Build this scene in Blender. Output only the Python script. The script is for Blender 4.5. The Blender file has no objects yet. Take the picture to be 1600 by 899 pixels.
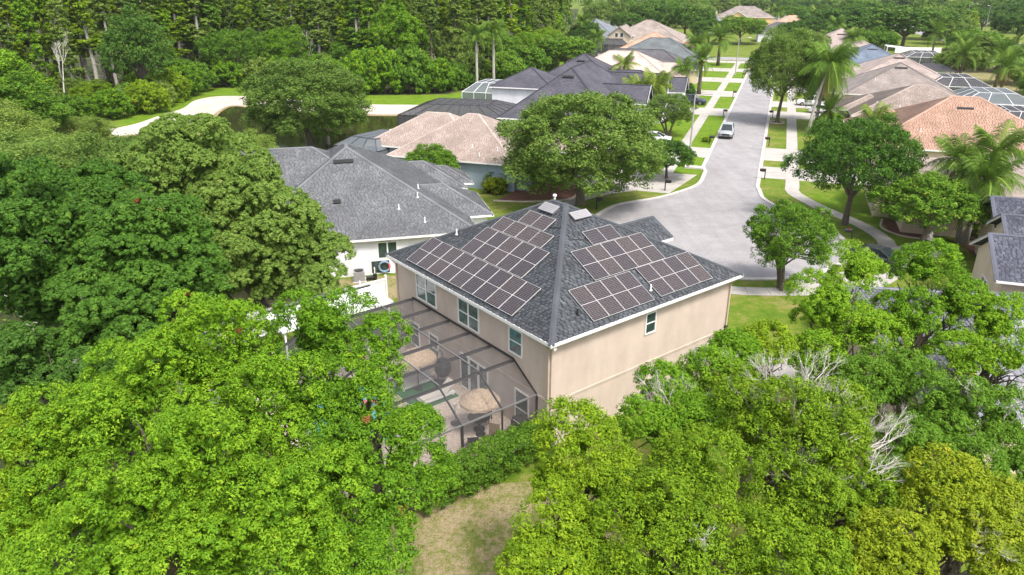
import bpy, math, random
import numpy as np
from mathutils import Vector, Matrix

SC = bpy.context.scene
COL = SC.collection
R = math.radians
rng = np.random.default_rng(7)
random.seed(7)

# ------------------------------------------------------------------ camera, sky, sun, exposure
cam_d = bpy.data.cameras.new("camera")
cam = bpy.data.objects.new("camera", cam_d)
COL.objects.link(cam)
cam.location = (0, 0, 20.5)
cam.rotation_euler = (R(90 - 22.53), 0, 0)
cam_d.sensor_width = 36
cam_d.lens = 25.72
cam_d.clip_start = 0.2
cam_d.clip_end = 6000
SC.camera = cam

SUN_EL, SUN_AZ = 58, 147          # azimuth clockwise from +Y
w = bpy.data.worlds.new("World")
SC.world = w
w.use_nodes = True
nt = w.node_tree
bg = nt.nodes["Background"]
sky = nt.nodes.new("ShaderNodeTexSky")
sky.sky_type = 'NISHITA'
sky.sun_disc = False
sky.sun_elevation = R(SUN_EL)
sky.sun_rotation = R(SUN_AZ)
sky.air_density = 1.0
sky.dust_density = 4.0
sky.ozone_density = 1.0
hs = nt.nodes.new("ShaderNodeHueSaturation")
hs.inputs["Saturation"].default_value = 0.45
nt.links.new(sky.outputs[0], hs.inputs["Color"])
nt.links.new(hs.outputs[0], bg.inputs["Color"])
bg.inputs["Strength"].default_value = 0.15

sd = bpy.data.lights.new("sun", 'SUN')
sd.energy = 1.8
sd.angle = R(11)
sd.color = (1.0, 0.95, 0.88)
sun = bpy.data.objects.new("sun", sd)
COL.objects.link(sun)
tosun = Vector((math.sin(R(SUN_AZ)) * math.cos(R(SUN_EL)), math.cos(R(SUN_AZ)) * math.cos(R(SUN_EL)), math.sin(R(SUN_EL))))
sun.rotation_euler = tosun.to_track_quat('Z', 'Y').to_euler()
sun.location = (20, -30, 60)

SC.view_settings.view_transform = 'Standard'
SC.view_settings.look = 'None'
SC.view_settings.exposure = 1.08
SC.view_settings.gamma = 1.0
SC.cycles.max_bounces = 6
SC.cycles.transparent_max_bounces = 16
SC.cycles.use_denoising = True

# ------------------------------------------------------------------ materials
def new_mat(name):
    m = bpy.data.materials.new(name)
    m.use_nodes = True
    n = m.node_tree.nodes
    return m, n, m.node_tree.links, n["Principled BSDF"]

def ramp(n, cols):
    r = n.new("ShaderNodeValToRGB")
    e = r.color_ramp.elements
    k = len(cols)
    while len(e) < k:
        e.new(0.5)
    for i, c in enumerate(cols):
        e[i].position = c[0] if len(c) == 2 else i / (k - 1)
        cc = c[1] if len(c) == 2 else c
        e[i].color = (*cc, 1)
    return r

def mat_plain(name, col, rough=0.6, metal=0.0, spec=0.4, var=0.0, scale=3.0, bump=0.0, bscale=40.0):
    m, n, l, b = new_mat(name)
    b.inputs["Roughness"].default_value = rough
    b.inputs["Metallic"].default_value = metal
    b.inputs["Specular IOR Level"].default_value = spec
    b.inputs["Base Color"].default_value = (*col, 1)
    tc = n.new("ShaderNodeTexCoord")
    if var:
        no = n.new("ShaderNodeTexNoise")
        no.inputs["Scale"].default_value = scale
        no.inputs["Detail"].default_value = 8
        no.inputs["Roughness"].default_value = 0.65
        l.new(tc.outputs["Object"], no.inputs["Vector"])
        r = ramp(n, [(0.3, tuple(c * (1 - var) for c in col)), (0.7, tuple(min(1, c * (1 + var)) for c in col))])
        l.new(no.outputs["Fac"], r.inputs[0])
        l.new(r.outputs[0], b.inputs["Base Color"])
    if bump:
        no2 = n.new("ShaderNodeTexNoise")
        no2.inputs["Scale"].default_value = bscale
        no2.inputs["Detail"].default_value = 4
        l.new(tc.outputs["Object"], no2.inputs["Vector"])
        bp = n.new("ShaderNodeBump")
        bp.inputs["Strength"].default_value = bump
        bp.inputs["Distance"].default_value = 0.02
        l.new(no2.outputs["Fac"], bp.inputs["Height"])
        l.new(bp.outputs[0], b.inputs["Normal"])
    return m

def mat_leaf(name, cols, trans=0.22):
    """leaf colour by a random value stored per leaf; thin leaves let some light through"""
    m, n, l, b = new_mat(name)
    at = n.new("ShaderNodeAttribute")
    at.attribute_name = "var"
    oi = n.new("ShaderNodeObjectInfo")
    ad = n.new("ShaderNodeMath"); ad.operation = 'MULTIPLY_ADD'
    l.new(oi.outputs["Random"], ad.inputs[0])
    ad.inputs[1].default_value = 0.22
    l.new(at.outputs["Fac"], ad.inputs[2])
    sb = n.new("ShaderNodeMath"); sb.operation = 'SUBTRACT'
    l.new(ad.outputs[0], sb.inputs[0]); sb.inputs[1].default_value = 0.11
    r = ramp(n, cols)
    l.new(sb.outputs[0], r.inputs[0])
    l.new(r.outputs[0], b.inputs["Base Color"])
    b.inputs["Roughness"].default_value = 0.65
    b.inputs["Specular IOR Level"].default_value = 0.14
    tr = n.new("ShaderNodeBsdfTranslucent")
    l.new(r.outputs[0], tr.inputs["Color"])
    mx = n.new("ShaderNodeMixShader")
    mx.inputs[0].default_value = trans
    l.new(b.outputs[0], mx.inputs[1]); l.new(tr.outputs[0], mx.inputs[2])
    l.new(mx.outputs[0], n["Material Output"].inputs["Surface"])
    return m

def mat_roof(name, c0, c1, c2):
    """shingle courses from the roof's own UV in metres"""
    m, n, l, b = new_mat(name)
    uv = n.new("ShaderNodeUVMap"); uv.uv_map = "UVMap"
    br = n.new("ShaderNodeTexBrick")
    br.inputs["Scale"].default_value = 1.0
    br.inputs["Brick Width"].default_value = 0.42
    br.inputs["Row Height"].default_value = 0.2
    br.inputs["Mortar Size"].default_value = 0.018
    br.inputs["Mortar Smooth"].default_value = 0.3
    br.inputs["Color1"].default_value = (*c0, 1)
    br.inputs["Color2"].default_value = (*c1, 1)
    br.inputs["Mortar"].default_value = (*c2, 1)
    l.new(uv.outputs[0], br.inputs["Vector"])
    no = n.new("ShaderNodeTexNoise"); no.inputs["Scale"].default_value = 0.35; no.inputs["Detail"].default_value = 8
    l.new(uv.outputs[0], no.inputs["Vector"])
    no2 = n.new("ShaderNodeTexNoise"); no2.inputs["Scale"].default_value = 7; no2.inputs["Detail"].default_value = 6
    l.new(uv.outputs[0], no2.inputs["Vector"])
    r = ramp(n, [(0.3, (0.72,) * 3), (0.7, (1.22,) * 3)]); l.new(no.outputs["Fac"], r.inputs[0])
    r2 = ramp(n, [(0.3, (0.62,) * 3), (0.7, (1.35,) * 3)]); l.new(no2.outputs["Fac"], r2.inputs[0])
    mx = n.new("ShaderNodeMix"); mx.data_type = 'RGBA'; mx.blend_type = 'MULTIPLY'; mx.inputs[0].default_value = 1
    l.new(br.outputs["Color"], mx.inputs[6]); l.new(r.outputs[0], mx.inputs[7])
    mx2 = n.new("ShaderNodeMix"); mx2.data_type = 'RGBA'; mx2.blend_type = 'MULTIPLY'; mx2.inputs[0].default_value = 1
    l.new(mx.outputs[2], mx2.inputs[6]); l.new(r2.outputs[0], mx2.inputs[7])
    l.new(mx2.outputs[2], b.inputs["Base Color"])
    b.inputs["Roughness"].default_value = 0.85
    b.inputs["Specular IOR Level"].default_value = 0.25
    return m

def mat_tabs(name, cols):
    m, n, l, b = new_mat(name)
    at = n.new("ShaderNodeAttribute"); at.attribute_name = "var"
    r = ramp(n, cols)
    tc = n.new("ShaderNodeTexCoord")
    no = n.new("ShaderNodeTexNoise"); no.inputs["Scale"].default_value = 0.5; no.inputs["Detail"].default_value = 9
    l.new(tc.outputs["Object"], no.inputs["Vector"])
    no3 = n.new("ShaderNodeTexNoise"); no3.inputs["Scale"].default_value = 30; no3.inputs["Detail"].default_value = 3
    l.new(tc.outputs["Object"], no3.inputs["Vector"])
    l.new(at.outputs["Fac"], r.inputs[0])
    rr = ramp(n, [(0.3, (0.78,) * 3), (0.7, (1.18,) * 3)]); l.new(no.outputs["Fac"], rr.inputs[0])
    r3 = ramp(n, [(0.3, (0.75,) * 3), (0.7, (1.25,) * 3)]); l.new(no3.outputs["Fac"], r3.inputs[0])
    cur = r.outputs[0]
    for o in (rr, r3):
        mx = n.new("ShaderNodeMix"); mx.data_type = 'RGBA'; mx.blend_type = 'MULTIPLY'; mx.inputs[0].default_value = 1
        l.new(cur, mx.inputs[6]); l.new(o.outputs[0], mx.inputs[7]); cur = mx.outputs[2]
    l.new(cur, b.inputs["Base Color"])
    b.inputs["Roughness"].default_value = 0.85
    b.inputs["Specular IOR Level"].default_value = 0.25
    return m

def mat_ground(name, stops, s1=0.12, s2=2.5, bump=0.4, fine=18):
    """two noise scales pick between ground colours"""
    m, n, l, b = new_mat(name)
    tc = n.new("ShaderNodeTexCoord")
    a = n.new("ShaderNodeTexNoise"); a.inputs["Scale"].default_value = s1; a.inputs["Detail"].default_value = 10; a.inputs["Roughness"].default_value = 0.68
    c = n.new("ShaderNodeTexNoise"); c.inputs["Scale"].default_value = s2; c.inputs["Detail"].default_value = 8; c.inputs["Roughness"].default_value = 0.7
    for q in (a, c):
        l.new(tc.outputs["Object"], q.inputs["Vector"])
    mm = n.new("ShaderNodeMath"); mm.operation = 'MULTIPLY_ADD'
    l.new(c.outputs["Fac"], mm.inputs[0]); mm.inputs[1].default_value = 0.5
    ms = n.new("ShaderNodeMath"); ms.operation = 'MULTIPLY'; ms.inputs[1].default_value = 0.5
    l.new(a.outputs["Fac"], ms.inputs[0]); l.new(ms.outputs[0], mm.inputs[2])
    r = ramp(n, stops)
    l.new(mm.outputs[0], r.inputs[0])
    f = n.new("ShaderNodeTexNoise"); f.inputs["Scale"].default_value = fine; f.inputs["Detail"].default_value = 5
    l.new(tc.outputs["Object"], f.inputs["Vector"])
    rf = ramp(n, [(0.3, (0.68,) * 3), (0.7, (1.3,) * 3)]); l.new(f.outputs["Fac"], rf.inputs[0])
    mx = n.new("ShaderNodeMix"); mx.data_type = 'RGBA'; mx.blend_type = 'MULTIPLY'; mx.inputs[0].default_value = 1
    l.new(r.outputs[0], mx.inputs[6]); l.new(rf.outputs[0], mx.inputs[7])
    l.new(mx.outputs[2], b.inputs["Base Color"])
    b.inputs["Roughness"].default_value = 0.95
    b.inputs["Specular IOR Level"].default_value = 0.15
    if bump:
        bp = n.new("ShaderNodeBump"); bp.inputs["Strength"].default_value = bump; bp.inputs["Distance"].default_value = 0.05
        l.new(f.outputs["Fac"], bp.inputs["Height"]); l.new(bp.outputs[0], b.inputs["Normal"])
    return m

def mat_screen(name, col, dens):
    m, n, l, b = new_mat(name)
    d = n.new("ShaderNodeBsdfDiffuse"); d.inputs["Color"].default_value = (*col, 1)
    t = n.new("ShaderNodeBsdfTransparent")
    mx = n.new("ShaderNodeMixShader"); mx.inputs[0].default_value = dens
    l.new(t.outputs[0], mx.inputs[1]); l.new(d.outputs[0], mx.inputs[2])
    l.new(mx.outputs[0], n["Material Output"].inputs["Surface"])
    return m

def mat_cells(name):
    m, n, l, b = new_mat(name)
    uv = n.new("ShaderNodeUVMap"); uv.uv_map = "UVMap"
    br = n.new("ShaderNodeTexBrick")
    br.offset = 0.0
    br.inputs["Scale"].default_value = 1.0
    br.inputs["Brick Width"].default_value = 0.166
    br.inputs["Row Height"].default_value = 0.098
    br.inputs["Mortar Size"].default_value = 0.0065
    br.inputs["Mortar Smooth"].default_value = 0.2
    br.inputs["Color1"].default_value = (0.024, 0.018, 0.020, 1)
    br.inputs["Color2"].default_value = (0.038, 0.028, 0.028, 1)
    br.inputs["Mortar"].default_value = (0.15, 0.135, 0.135, 1)
    l.new(uv.outputs[0], br.inputs["Vector"])
    oi = n.new("ShaderNodeObjectInfo")
    rr = ramp(n, [(0.0, (0.9, 0.9, 0.95)), (1.0, (1.3, 1.24, 1.15))]); l.new(oi.outputs["Random"], rr.inputs[0])
    mx = n.new("ShaderNodeMix"); mx.data_type = 'RGBA'; mx.blend_type = 'MULTIPLY'; mx.inputs[0].default_value = 1
    l.new(br.outputs["Color"], mx.inputs[6]); l.new(rr.outputs[0], mx.inputs[7])
    l.new(mx.outputs[2], b.inputs["Base Color"])
    b.inputs["Roughness"].default_value = 0.12
    b.inputs["Specular IOR Level"].default_value = 0.75
    return m

def mat_stucco(name, col):
    m = mat_plain(name, col, rough=0.9, spec=0.2, var=0.07, scale=0.9, bump=0.35, bscale=60)
    n, l = m.node_tree.nodes, m.node_tree.links
    b = n["Principled BSDF"]
    src = b.inputs["Base Color"].links[0].from_socket
    tc = n.new("ShaderNodeTexCoord")
    mp = n.new("ShaderNodeMapping"); mp.inputs["Scale"].default_value = (0.8, 0.8, 0.22)
    l.new(tc.outputs["Object"], mp.inputs["Vector"])
    no = n.new("ShaderNodeTexNoise"); no.inputs["Scale"].default_value = 1.5; no.inputs["Detail"].default_value = 6
    l.new(mp.outputs[0], no.inputs["Vector"])
    r = ramp(n, [(0.35, (0.93, 0.92, 0.915)), (0.6, (1.03, 1.03, 1.03))]); l.new(no.outputs["Fac"], r.inputs[0])
    mx = n.new("ShaderNodeMix"); mx.data_type = 'RGBA'; mx.blend_type = 'MULTIPLY'; mx.inputs[0].default_value = 1
    l.new(src, mx.inputs[6]); l.new(r.outputs[0], mx.inputs[7]); l.new(mx.outputs[2], b.inputs["Base Color"])
    return m

M = {}
# leaves
M['leaf_bright'] = mat_leaf('leaf_bright', [(0.05, (0.034, 0.095, 0.007)), (0.45, (0.115, 0.245, 0.011)), (0.8, (0.215, 0.365, 0.016)), (1.0, (0.36, 0.42, 0.03))])
M['leaf_lime'] = mat_leaf('leaf_lime', [(0.05, (0.050, 0.105, 0.007)), (0.45, (0.150, 0.260, 0.010)), (0.8, (0.260, 0.365, 0.014)), (1.0, (0.38, 0.40, 0.03))])
M['leaf_yellow'] = mat_leaf('leaf_yellow', [(0.05, (0.070, 0.110, 0.008)), (0.45, (0.180, 0.255, 0.010)), (0.8, (0.290, 0.345, 0.016)), (1.0, (0.44, 0.38, 0.04))])
M['leaf_dark'] = mat_leaf('leaf_dark', [(0.05, (0.025, 0.070, 0.012)), (0.5, (0.070, 0.155, 0.020)), (0.85, (0.120, 0.225, 0.030)), (1.0, (0.20, 0.26, 0.05))])
M['leaf_mid'] = mat_leaf('leaf_mid', [(0.05, (0.040, 0.100, 0.010)), (0.5, (0.105, 0.220, 0.016)), (0.85, (0.180, 0.310, 0.028)), (1.0, (0.27, 0.33, 0.05))])
M['leaf_olive'] = mat_leaf('leaf_olive', [(0.05, (0.058, 0.105, 0.016)), (0.5, (0.155, 0.240, 0.034)), (0.85, (0.235, 0.325, 0.058)), (1.0, (0.32, 0.35, 0.10))])
M['leaf_oak'] = mat_leaf('leaf_oak', [(0.05, (0.048, 0.094, 0.016)), (0.5, (0.130, 0.220, 0.034)), (0.85, (0.205, 0.300, 0.056)), (1.0, (0.29, 0.33, 0.10))])
M['leaf_deep'] = mat_leaf('leaf_deep', [(0.05, (0.025, 0.070, 0.011)), (0.5, (0.068, 0.158, 0.017)), (0.85, (0.120, 0.235, 0.026)), (1.0, (0.20, 0.27, 0.05))])
M['leaf_brown'] = mat_leaf('leaf_brown', [(0.0, (0.10, 0.035, 0.012)), (1.0, (0.30, 0.11, 0.04))])
M['palm'] = mat_leaf('palm', [(0.05, (0.045, 0.105, 0.014)), (0.5, (0.105, 0.200, 0.022)), (0.9, (0.18, 0.27, 0.035)), (1.0, (0.27, 0.26, 0.06))])
M['palm_light'] = mat_leaf('palm_light', [(0.05, (0.07, 0.12, 0.018)), (0.5, (0.16, 0.24, 0.03)), (0.9, (0.26, 0.32, 0.05)), (1.0, (0.36, 0.30, 0.09))])
M['palm_dry'] = mat_leaf('palm_dry', [(0.0, (0.16, 0.11, 0.04)), (1.0, (0.38, 0.27, 0.10))])
M['moss'] = mat_leaf('moss', [(0.0, (0.14, 0.14, 0.11)), (1.0, (0.30, 0.29, 0.25))])
M['bark'] = mat_plain('bark', (0.115, 0.095, 0.070), 0.95, var=0.4, scale=6, bump=0.6, bscale=25)
M['bark_pale'] = mat_plain('bark_pale', (0.38, 0.35, 0.32), 0.95, var=0.3, scale=6, bump=0.5, bscale=25)
M['dead_wood'] = mat_plain('dead_wood', (0.56, 0.52, 0.48), 0.95, var=0.25, scale=5)
# ground
M['lawn'] = mat_ground('lawn', [(0.34, (0.060, 0.120, 0.012)), (0.45, (0.090, 0.155, 0.012)), (0.52, (0.135, 0.175, 0.022)), (0.60, (0.22, 0.195, 0.07)), (0.7, (0.28, 0.23, 0.11))], s1=.3, s2=1.6)
M['lawn_lush'] = mat_ground('lawn_lush', [(0.34, (0.060, 0.125, 0.006)), (0.5, (0.105, 0.190, 0.008)), (0.58, (0.155, 0.205, 0.02)), (0.68, (0.22, 0.205, 0.06))], s1=0.4, s2=1.8)
M['lawn_dry'] = mat_ground('lawn_dry', [(0.36, (0.075, 0.125, 0.018)), (0.45, (0.15, 0.165, 0.045)), (0.52, (0.26, 0.215, 0.115)), (0.66, (0.36, 0.285, 0.20))], s1=0.5, s2=3)
M['forest_floor'] = mat_ground('forest_floor', [(0.35, (0.020, 0.032, 0.010)), (0.5, (0.045, 0.055, 0.018)), (0.65, (0.09, 0.075, 0.04))])
M['mulch'] = mat_ground('mulch', [(0.35, (0.09, 0.045, 0.03)), (0.65, (0.22, 0.11, 0.075))], s1=1.5, s2=8)
M['sand'] = mat_ground('sand', [(0.36, (0.36, 0.30, 0.235)), (0.5, (0.50, 0.44, 0.375)), (0.64, (0.60, 0.545, 0.49))], s1=0.15, s2=1.0, fine=5)
M['wet_sand'] = mat_ground('wet_sand', [(0.36, (0.17, 0.12, 0.06)), (0.64, (0.36, 0.28, 0.17))], s1=0.2, s2=1.0)
M['asphalt'] = mat_ground('asphalt', [(0.34, (0.225, 0.213, 0.217)), (0.5, (0.285, 0.272, 0.276)), (0.64, (0.335, 0.32, 0.325))], s1=0.07, s2=0.6, bump=0.15, fine=30)
am = M['asphalt']; an, al = am.node_tree.nodes, am.node_tree.links; ab = an["Principled BSDF"]
asrc = ab.inputs["Base Color"].links[0].from_socket
atc = an.new("ShaderNodeTexCoord"); amp = an.new("ShaderNodeMapping"); amp.inputs["Rotation"].default_value = (0, 0, R(19.33)); amp.inputs["Scale"].default_value = (1.0, .05, 1)
al.new(atc.outputs["Object"], amp.inputs["Vector"])
ano = an.new("ShaderNodeTexNoise"); ano.inputs["Scale"].default_value = .9; ano.inputs["Detail"].default_value = 5; al.new(amp.outputs[0], ano.inputs["Vector"])
ar = ramp(an, [(0.35, (0.92,) * 3), (0.65, (1.05,) * 3)]); al.new(ano.outputs["Fac"], ar.inputs[0])
avo = an.new("ShaderNodeTexVoronoi"); avo.feature = 'DISTANCE_TO_EDGE'; avo.inputs["Scale"].default_value = .16
adi = an.new("ShaderNodeTexNoise"); adi.inputs["Scale"].default_value = .6; adi.inputs["Detail"].default_value = 6; al.new(atc.outputs["Object"], adi.inputs["Vector"])
amx = an.new("ShaderNodeVectorMath"); amx.operation = 'MULTIPLY_ADD'; al.new(adi.outputs["Color"], amx.inputs[0]); amx.inputs[1].default_value = (3.5, 3.5, 0); al.new(atc.outputs["Object"], amx.inputs[2])
al.new(amx.outputs[0], avo.inputs["Vector"])
acr = ramp(an, [(0.0, (0.84,) * 3), (0.010, (1.0,) * 3)]); al.new(avo.outputs["Distance"], acr.inputs[0])
for q in (ar, acr):
    aml = an.new("ShaderNodeMix"); aml.data_type = 'RGBA'; aml.blend_type = 'MULTIPLY'; aml.inputs[0].default_value = 1
    al.new(asrc, aml.inputs[6]); al.new(q.outputs[0], aml.inputs[7]); asrc = aml.outputs[2]
al.new(asrc, ab.inputs["Base Color"])
M['concrete'] = mat_ground('concrete', [(0.36, (0.32, 0.298, 0.272)), (0.5, (0.395, 0.37, 0.34)), (0.64, (0.455, 0.425, 0.392))], s1=0.2, s2=1.5, bump=0.1, fine=25)
M['kerb'] = mat_ground('kerb', [(0.36, (0.38, 0.35, 0.33)), (0.64, (0.56, 0.53, 0.50))], s1=0.4, s2=2.5, bump=0.1)
M['pavers'] = mat_ground('pavers', [(0.36, (0.42, 0.335, 0.27)), (0.5, (0.51, 0.42, 0.35)), (0.64, (0.57, 0.48, 0.41))], s1=0.4, s2=3, bump=0.1)
M['turf_rug'] = mat_ground('turf_rug', [(0.36, (0.02, 0.10, 0.03)), (0.64, (0.04, 0.15, 0.05))], s1=1, s2=6)
m, n, l, b = new_mat('pond_water'); M['water'] = m
b.inputs["Base Color"].default_value = (0.030, 0.028, 0.012, 1); b.inputs["Roughness"].default_value = 0.06; b.inputs["IOR"].default_value = 1.33
no = n.new("ShaderNodeTexNoise"); no.inputs["Scale"].default_value = 1.2; bp = n.new("ShaderNodeBump"); bp.inputs["Strength"].default_value = 0.06
l.new(no.outputs["Fac"], bp.inputs["Height"]); l.new(bp.outputs[0], b.inputs["Normal"])
m, n, l, b = new_mat('pool_water'); M['pool'] = m
b.inputs["Base Color"].default_value = (0.05, 0.42, 0.46, 1); b.inputs["Roughness"].default_value = 0.05
# building
M['stucco_tan'] = mat_stucco('stucco_tan', (0.565, 0.465, 0.40))
M['stucco_white'] = mat_stucco('stucco_white', (0.70, 0.71, 0.74))
M['stucco_blue'] = mat_stucco('stucco_blue', (0.30, 0.365, 0.44))
M['stucco_cream'] = mat_stucco('stucco_cream', (0.60, 0.50, 0.38))
M['stucco_yellow'] = mat_stucco('stucco_yellow', (0.62, 0.45, 0.22))
M['stucco_pink'] = mat_stucco('stucco_pink', (0.62, 0.48, 0.42))
M['white'] = mat_plain('white_paint', (0.78, 0.77, 0.75), 0.5, var=0.04, scale=1.0)
M['vinyl'] = mat_plain('white_vinyl', (0.80, 0.80, 0.80), 0.4, var=0.03, scale=1.0)
M['beige_trim'] = mat_plain('beige_trim', (0.52, 0.42, 0.33), 0.6, var=0.05)
M['glass'] = mat_plain('window_glass', (0.035, 0.060, 0.058), 0.06, spec=0.8, var=0.6, scale=0.8)
M['glass_teal'] = mat_plain('glass_reflection_tint', (0.085, 0.135, 0.125), 0.07, spec=0.9, var=0.75, scale=1.6)  # mottled greenish tint puts reflections into the pane colour
M['bronze'] = mat_plain('dark_bronze', (0.050, 0.047, 0.050), 0.45, metal=0.2, var=0.15)
M['rail_grey'] = mat_plain('rail_grey', (0.19, 0.185, 0.185), 0.45, metal=0.2, var=0.1)
M['black'] = mat_plain('black_paint', (0.018, 0.018, 0.018), 0.45, var=0.2)
M['alu'] = mat_plain('aluminium', (0.62, 0.60, 0.60), 0.4, metal=0.3, var=0.05)
M['panel_frame'] = mat_plain('panel_frame', (0.56, 0.54, 0.53), 0.4, metal=0.2, var=0.03)
M['cells'] = mat_cells('solar_cells')
M['vent_grey'] = mat_plain('vent_grey', (0.30, 0.29, 0.30), 0.5, metal=0.2, var=0.1)
M['lamp_grey'] = mat_plain('lamp_grey', (0.33, 0.31, 0.29), 0.6, var=0.1)
M['screen_dark'] = mat_screen('screen_dark', (0.13, 0.125, 0.13), 0.32)
M['screen_black'] = mat_screen('screen_black', (0.085, 0.085, 0.095), 0.74)
M['screen_pale'] = mat_screen('screen_pale', (0.16, 0.18, 0.20), 0.66)
M['thatch'] = mat_plain('thatch', (0.48, 0.36, 0.25), 0.95, var=0.35, scale=9, bump=0.8, bscale=40)
M['wicker'] = mat_plain('wicker', (0.30, 0.22, 0.14), 0.9, var=0.3, scale=20)
M['cushion'] = mat_plain('cushion', (0.60, 0.55, 0.50), 0.9, var=0.08, scale=3)
M['wood'] = mat_plain('wood', (0.30, 0.18, 0.09), 0.7, var=0.3, scale=5)
M['pink_vinyl'] = mat_plain('pink_vinyl', (0.75, 0.16, 0.22), 0.4)
M['blue_vinyl'] = mat_plain('blue_vinyl', (0.20, 0.30, 0.42), 0.4)
M['tyre'] = mat_plain('tyre', (0.02, 0.02, 0.02), 0.9)
M['rim'] = mat_plain('rim', (0.35, 0.35, 0.36), 0.3, metal=0.8)
M['car_glass'] = mat_plain('car_glass', (0.02, 0.028, 0.03), 0.05, spec=0.8)
M['lens'] = mat_plain('lens', (0.7, 0.7, 0.7), 0.1)
M['tail'] = mat_plain('tail', (0.35, 0.02, 0.02), 0.2)
for k, c in dict(car_silver=(0.36, 0.38, 0.40), car_white=(0.75, 0.75, 0.75), car_blue=(0.03, 0.04, 0.07), car_red=(0.30, 0.02, 0.04), car_grey=(0.04, 0.045, 0.05)).items():
    M[k] = mat_plain(k, c, 0.22, metal=0.15, spec=0.6)
# roofs
M['tabs_slate'] = mat_tabs('tabs_slate', [(0.0, (0.047, 0.053, 0.060)), (0.5, (0.070, 0.077, 0.086)), (1.0, (0.102, 0.110, 0.120))])
M['tabs_grey'] = mat_tabs('tabs_grey', [(0.0, (0.100, 0.104, 0.110)), (0.5, (0.134, 0.139, 0.149)), (1.0, (0.175, 0.18, 0.192))])
M['tabs_navy'] = mat_tabs('tabs_navy', [(0.0, (0.050, 0.054, 0.075)), (0.5, (0.085, 0.09, 0.115)), (1.0, (0.13, 0.135, 0.165))])
M['tabs_lilac'] = mat_tabs('tabs_lilac', [(0.0, (0.20, 0.20, 0.23)), (0.5, (0.25, 0.25, 0.285)), (1.0, (0.31, 0.305, 0.34))])
M['tabs_pink'] = mat_tabs('tabs_pink', [(0.0, (0.31, 0.25, 0.22)), (0.5, (0.37, 0.30, 0.265)), (1.0, (0.43, 0.355, 0.32))])
M['tabs_tan'] = mat_tabs('tabs_tan', [(0.0, (0.255, 0.205, 0.18)), (0.5, (0.31, 0.255, 0.225)), (1.0, (0.37, 0.31, 0.275))])
M['tabs_orange'] = mat_tabs('tabs_orange', [(0.0, (0.335, 0.205, 0.15)), (0.5, (0.39, 0.255, 0.19)), (1.0, (0.45, 0.305, 0.24))])
M['roof_slate'] = mat_plain('roof_under_slate', (0.022, 0.026, 0.032), 0.9, var=0.2)
M['roof_grey'] = mat_plain('roof_under_grey', (0.075, 0.078, 0.085), 0.9, var=0.2)
M['roof_navy'] = mat_plain('roof_under_navy', (0.04, 0.043, 0.06), 0.9, var=0.2)
M['roof_lilac'] = mat_plain('roof_under_lilac', (0.14, 0.14, 0.16), 0.9, var=0.2)
M['roof_pink0'] = mat_plain('roof_under_pink', (0.22, 0.155, 0.125), 0.9, var=0.2)
M['roof_tan0'] = mat_plain('roof_under_tan', (0.18, 0.135, 0.115), 0.9, var=0.2)
M['roof_orange0'] = mat_plain('roof_under_orange', (0.20, 0.10, 0.065), 0.9, var=0.2)
M['roof_purple'] = mat_roof('roof_purple', (0.068, 0.066, 0.082), (0.095, 0.092, 0.112), (0.045, 0.045, 0.055))
M['roof_blush'] = mat_roof('roof_blush', (0.46, 0.36, 0.31), (0.54, 0.44, 0.39), (0.36, 0.28, 0.24))
M['roof_dark'] = mat_roof('roof_dark', (0.085, 0.080, 0.090), (0.12, 0.115, 0.125), (0.06, 0.06, 0.065))
M['roof_green'] = mat_roof('roof_green', (0.11, 0.125, 0.13), (0.15, 0.165, 0.17), (0.08, 0.09, 0.095))
M['roof_tan'] = mat_roof('roof_tan', (0.26, 0.215, 0.19), (0.33, 0.28, 0.245), (0.19, 0.155, 0.135))
M['roof_orange'] = mat_roof('roof_orange', (0.40, 0.25, 0.175), (0.48, 0.31, 0.23), (0.30, 0.19, 0.13))
M['roof_brown'] = mat_roof('roof_brown', (0.22, 0.185, 0.17), (0.28, 0.24, 0.22), (0.15, 0.13, 0.12))
M['roof_rose'] = mat_roof('roof_rose', (0.31, 0.25, 0.225), (0.38, 0.315, 0.285), (0.23, 0.185, 0.17))
M['roof_blue'] = mat_roof('roof_blue', (0.12, 0.15, 0.20), (0.155, 0.19, 0.245), (0.085, 0.105, 0.14))
M['roof_bluegrey'] = mat_roof('roof_bluegrey', (0.16, 0.175, 0.195), (0.20, 0.215, 0.24), (0.11, 0.12, 0.135))

# ------------------------------------------------------------------ objects and mesh helpers
def link(o, parent=None):
    COL.objects.link(o)
    if parent is not None:
        o.parent = parent
    return o

def tag(o, label=None, cat=None, group=None, kind=None):
    if label: o["label"] = label
    if cat: o["category"] = cat
    if group: o["group"] = group
    if kind: o["kind"] = kind
    return o

def thing(name, label, cat, loc=(0, 0, 0), rz=0.0, group=None):
    o = bpy.data.objects.new(name, None)
    o.empty_display_size = 0.3
    COL.objects.link(o)
    o.location = loc
    o.rotation_euler = (0, 0, rz)
    return tag(o, label, cat, group)

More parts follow.
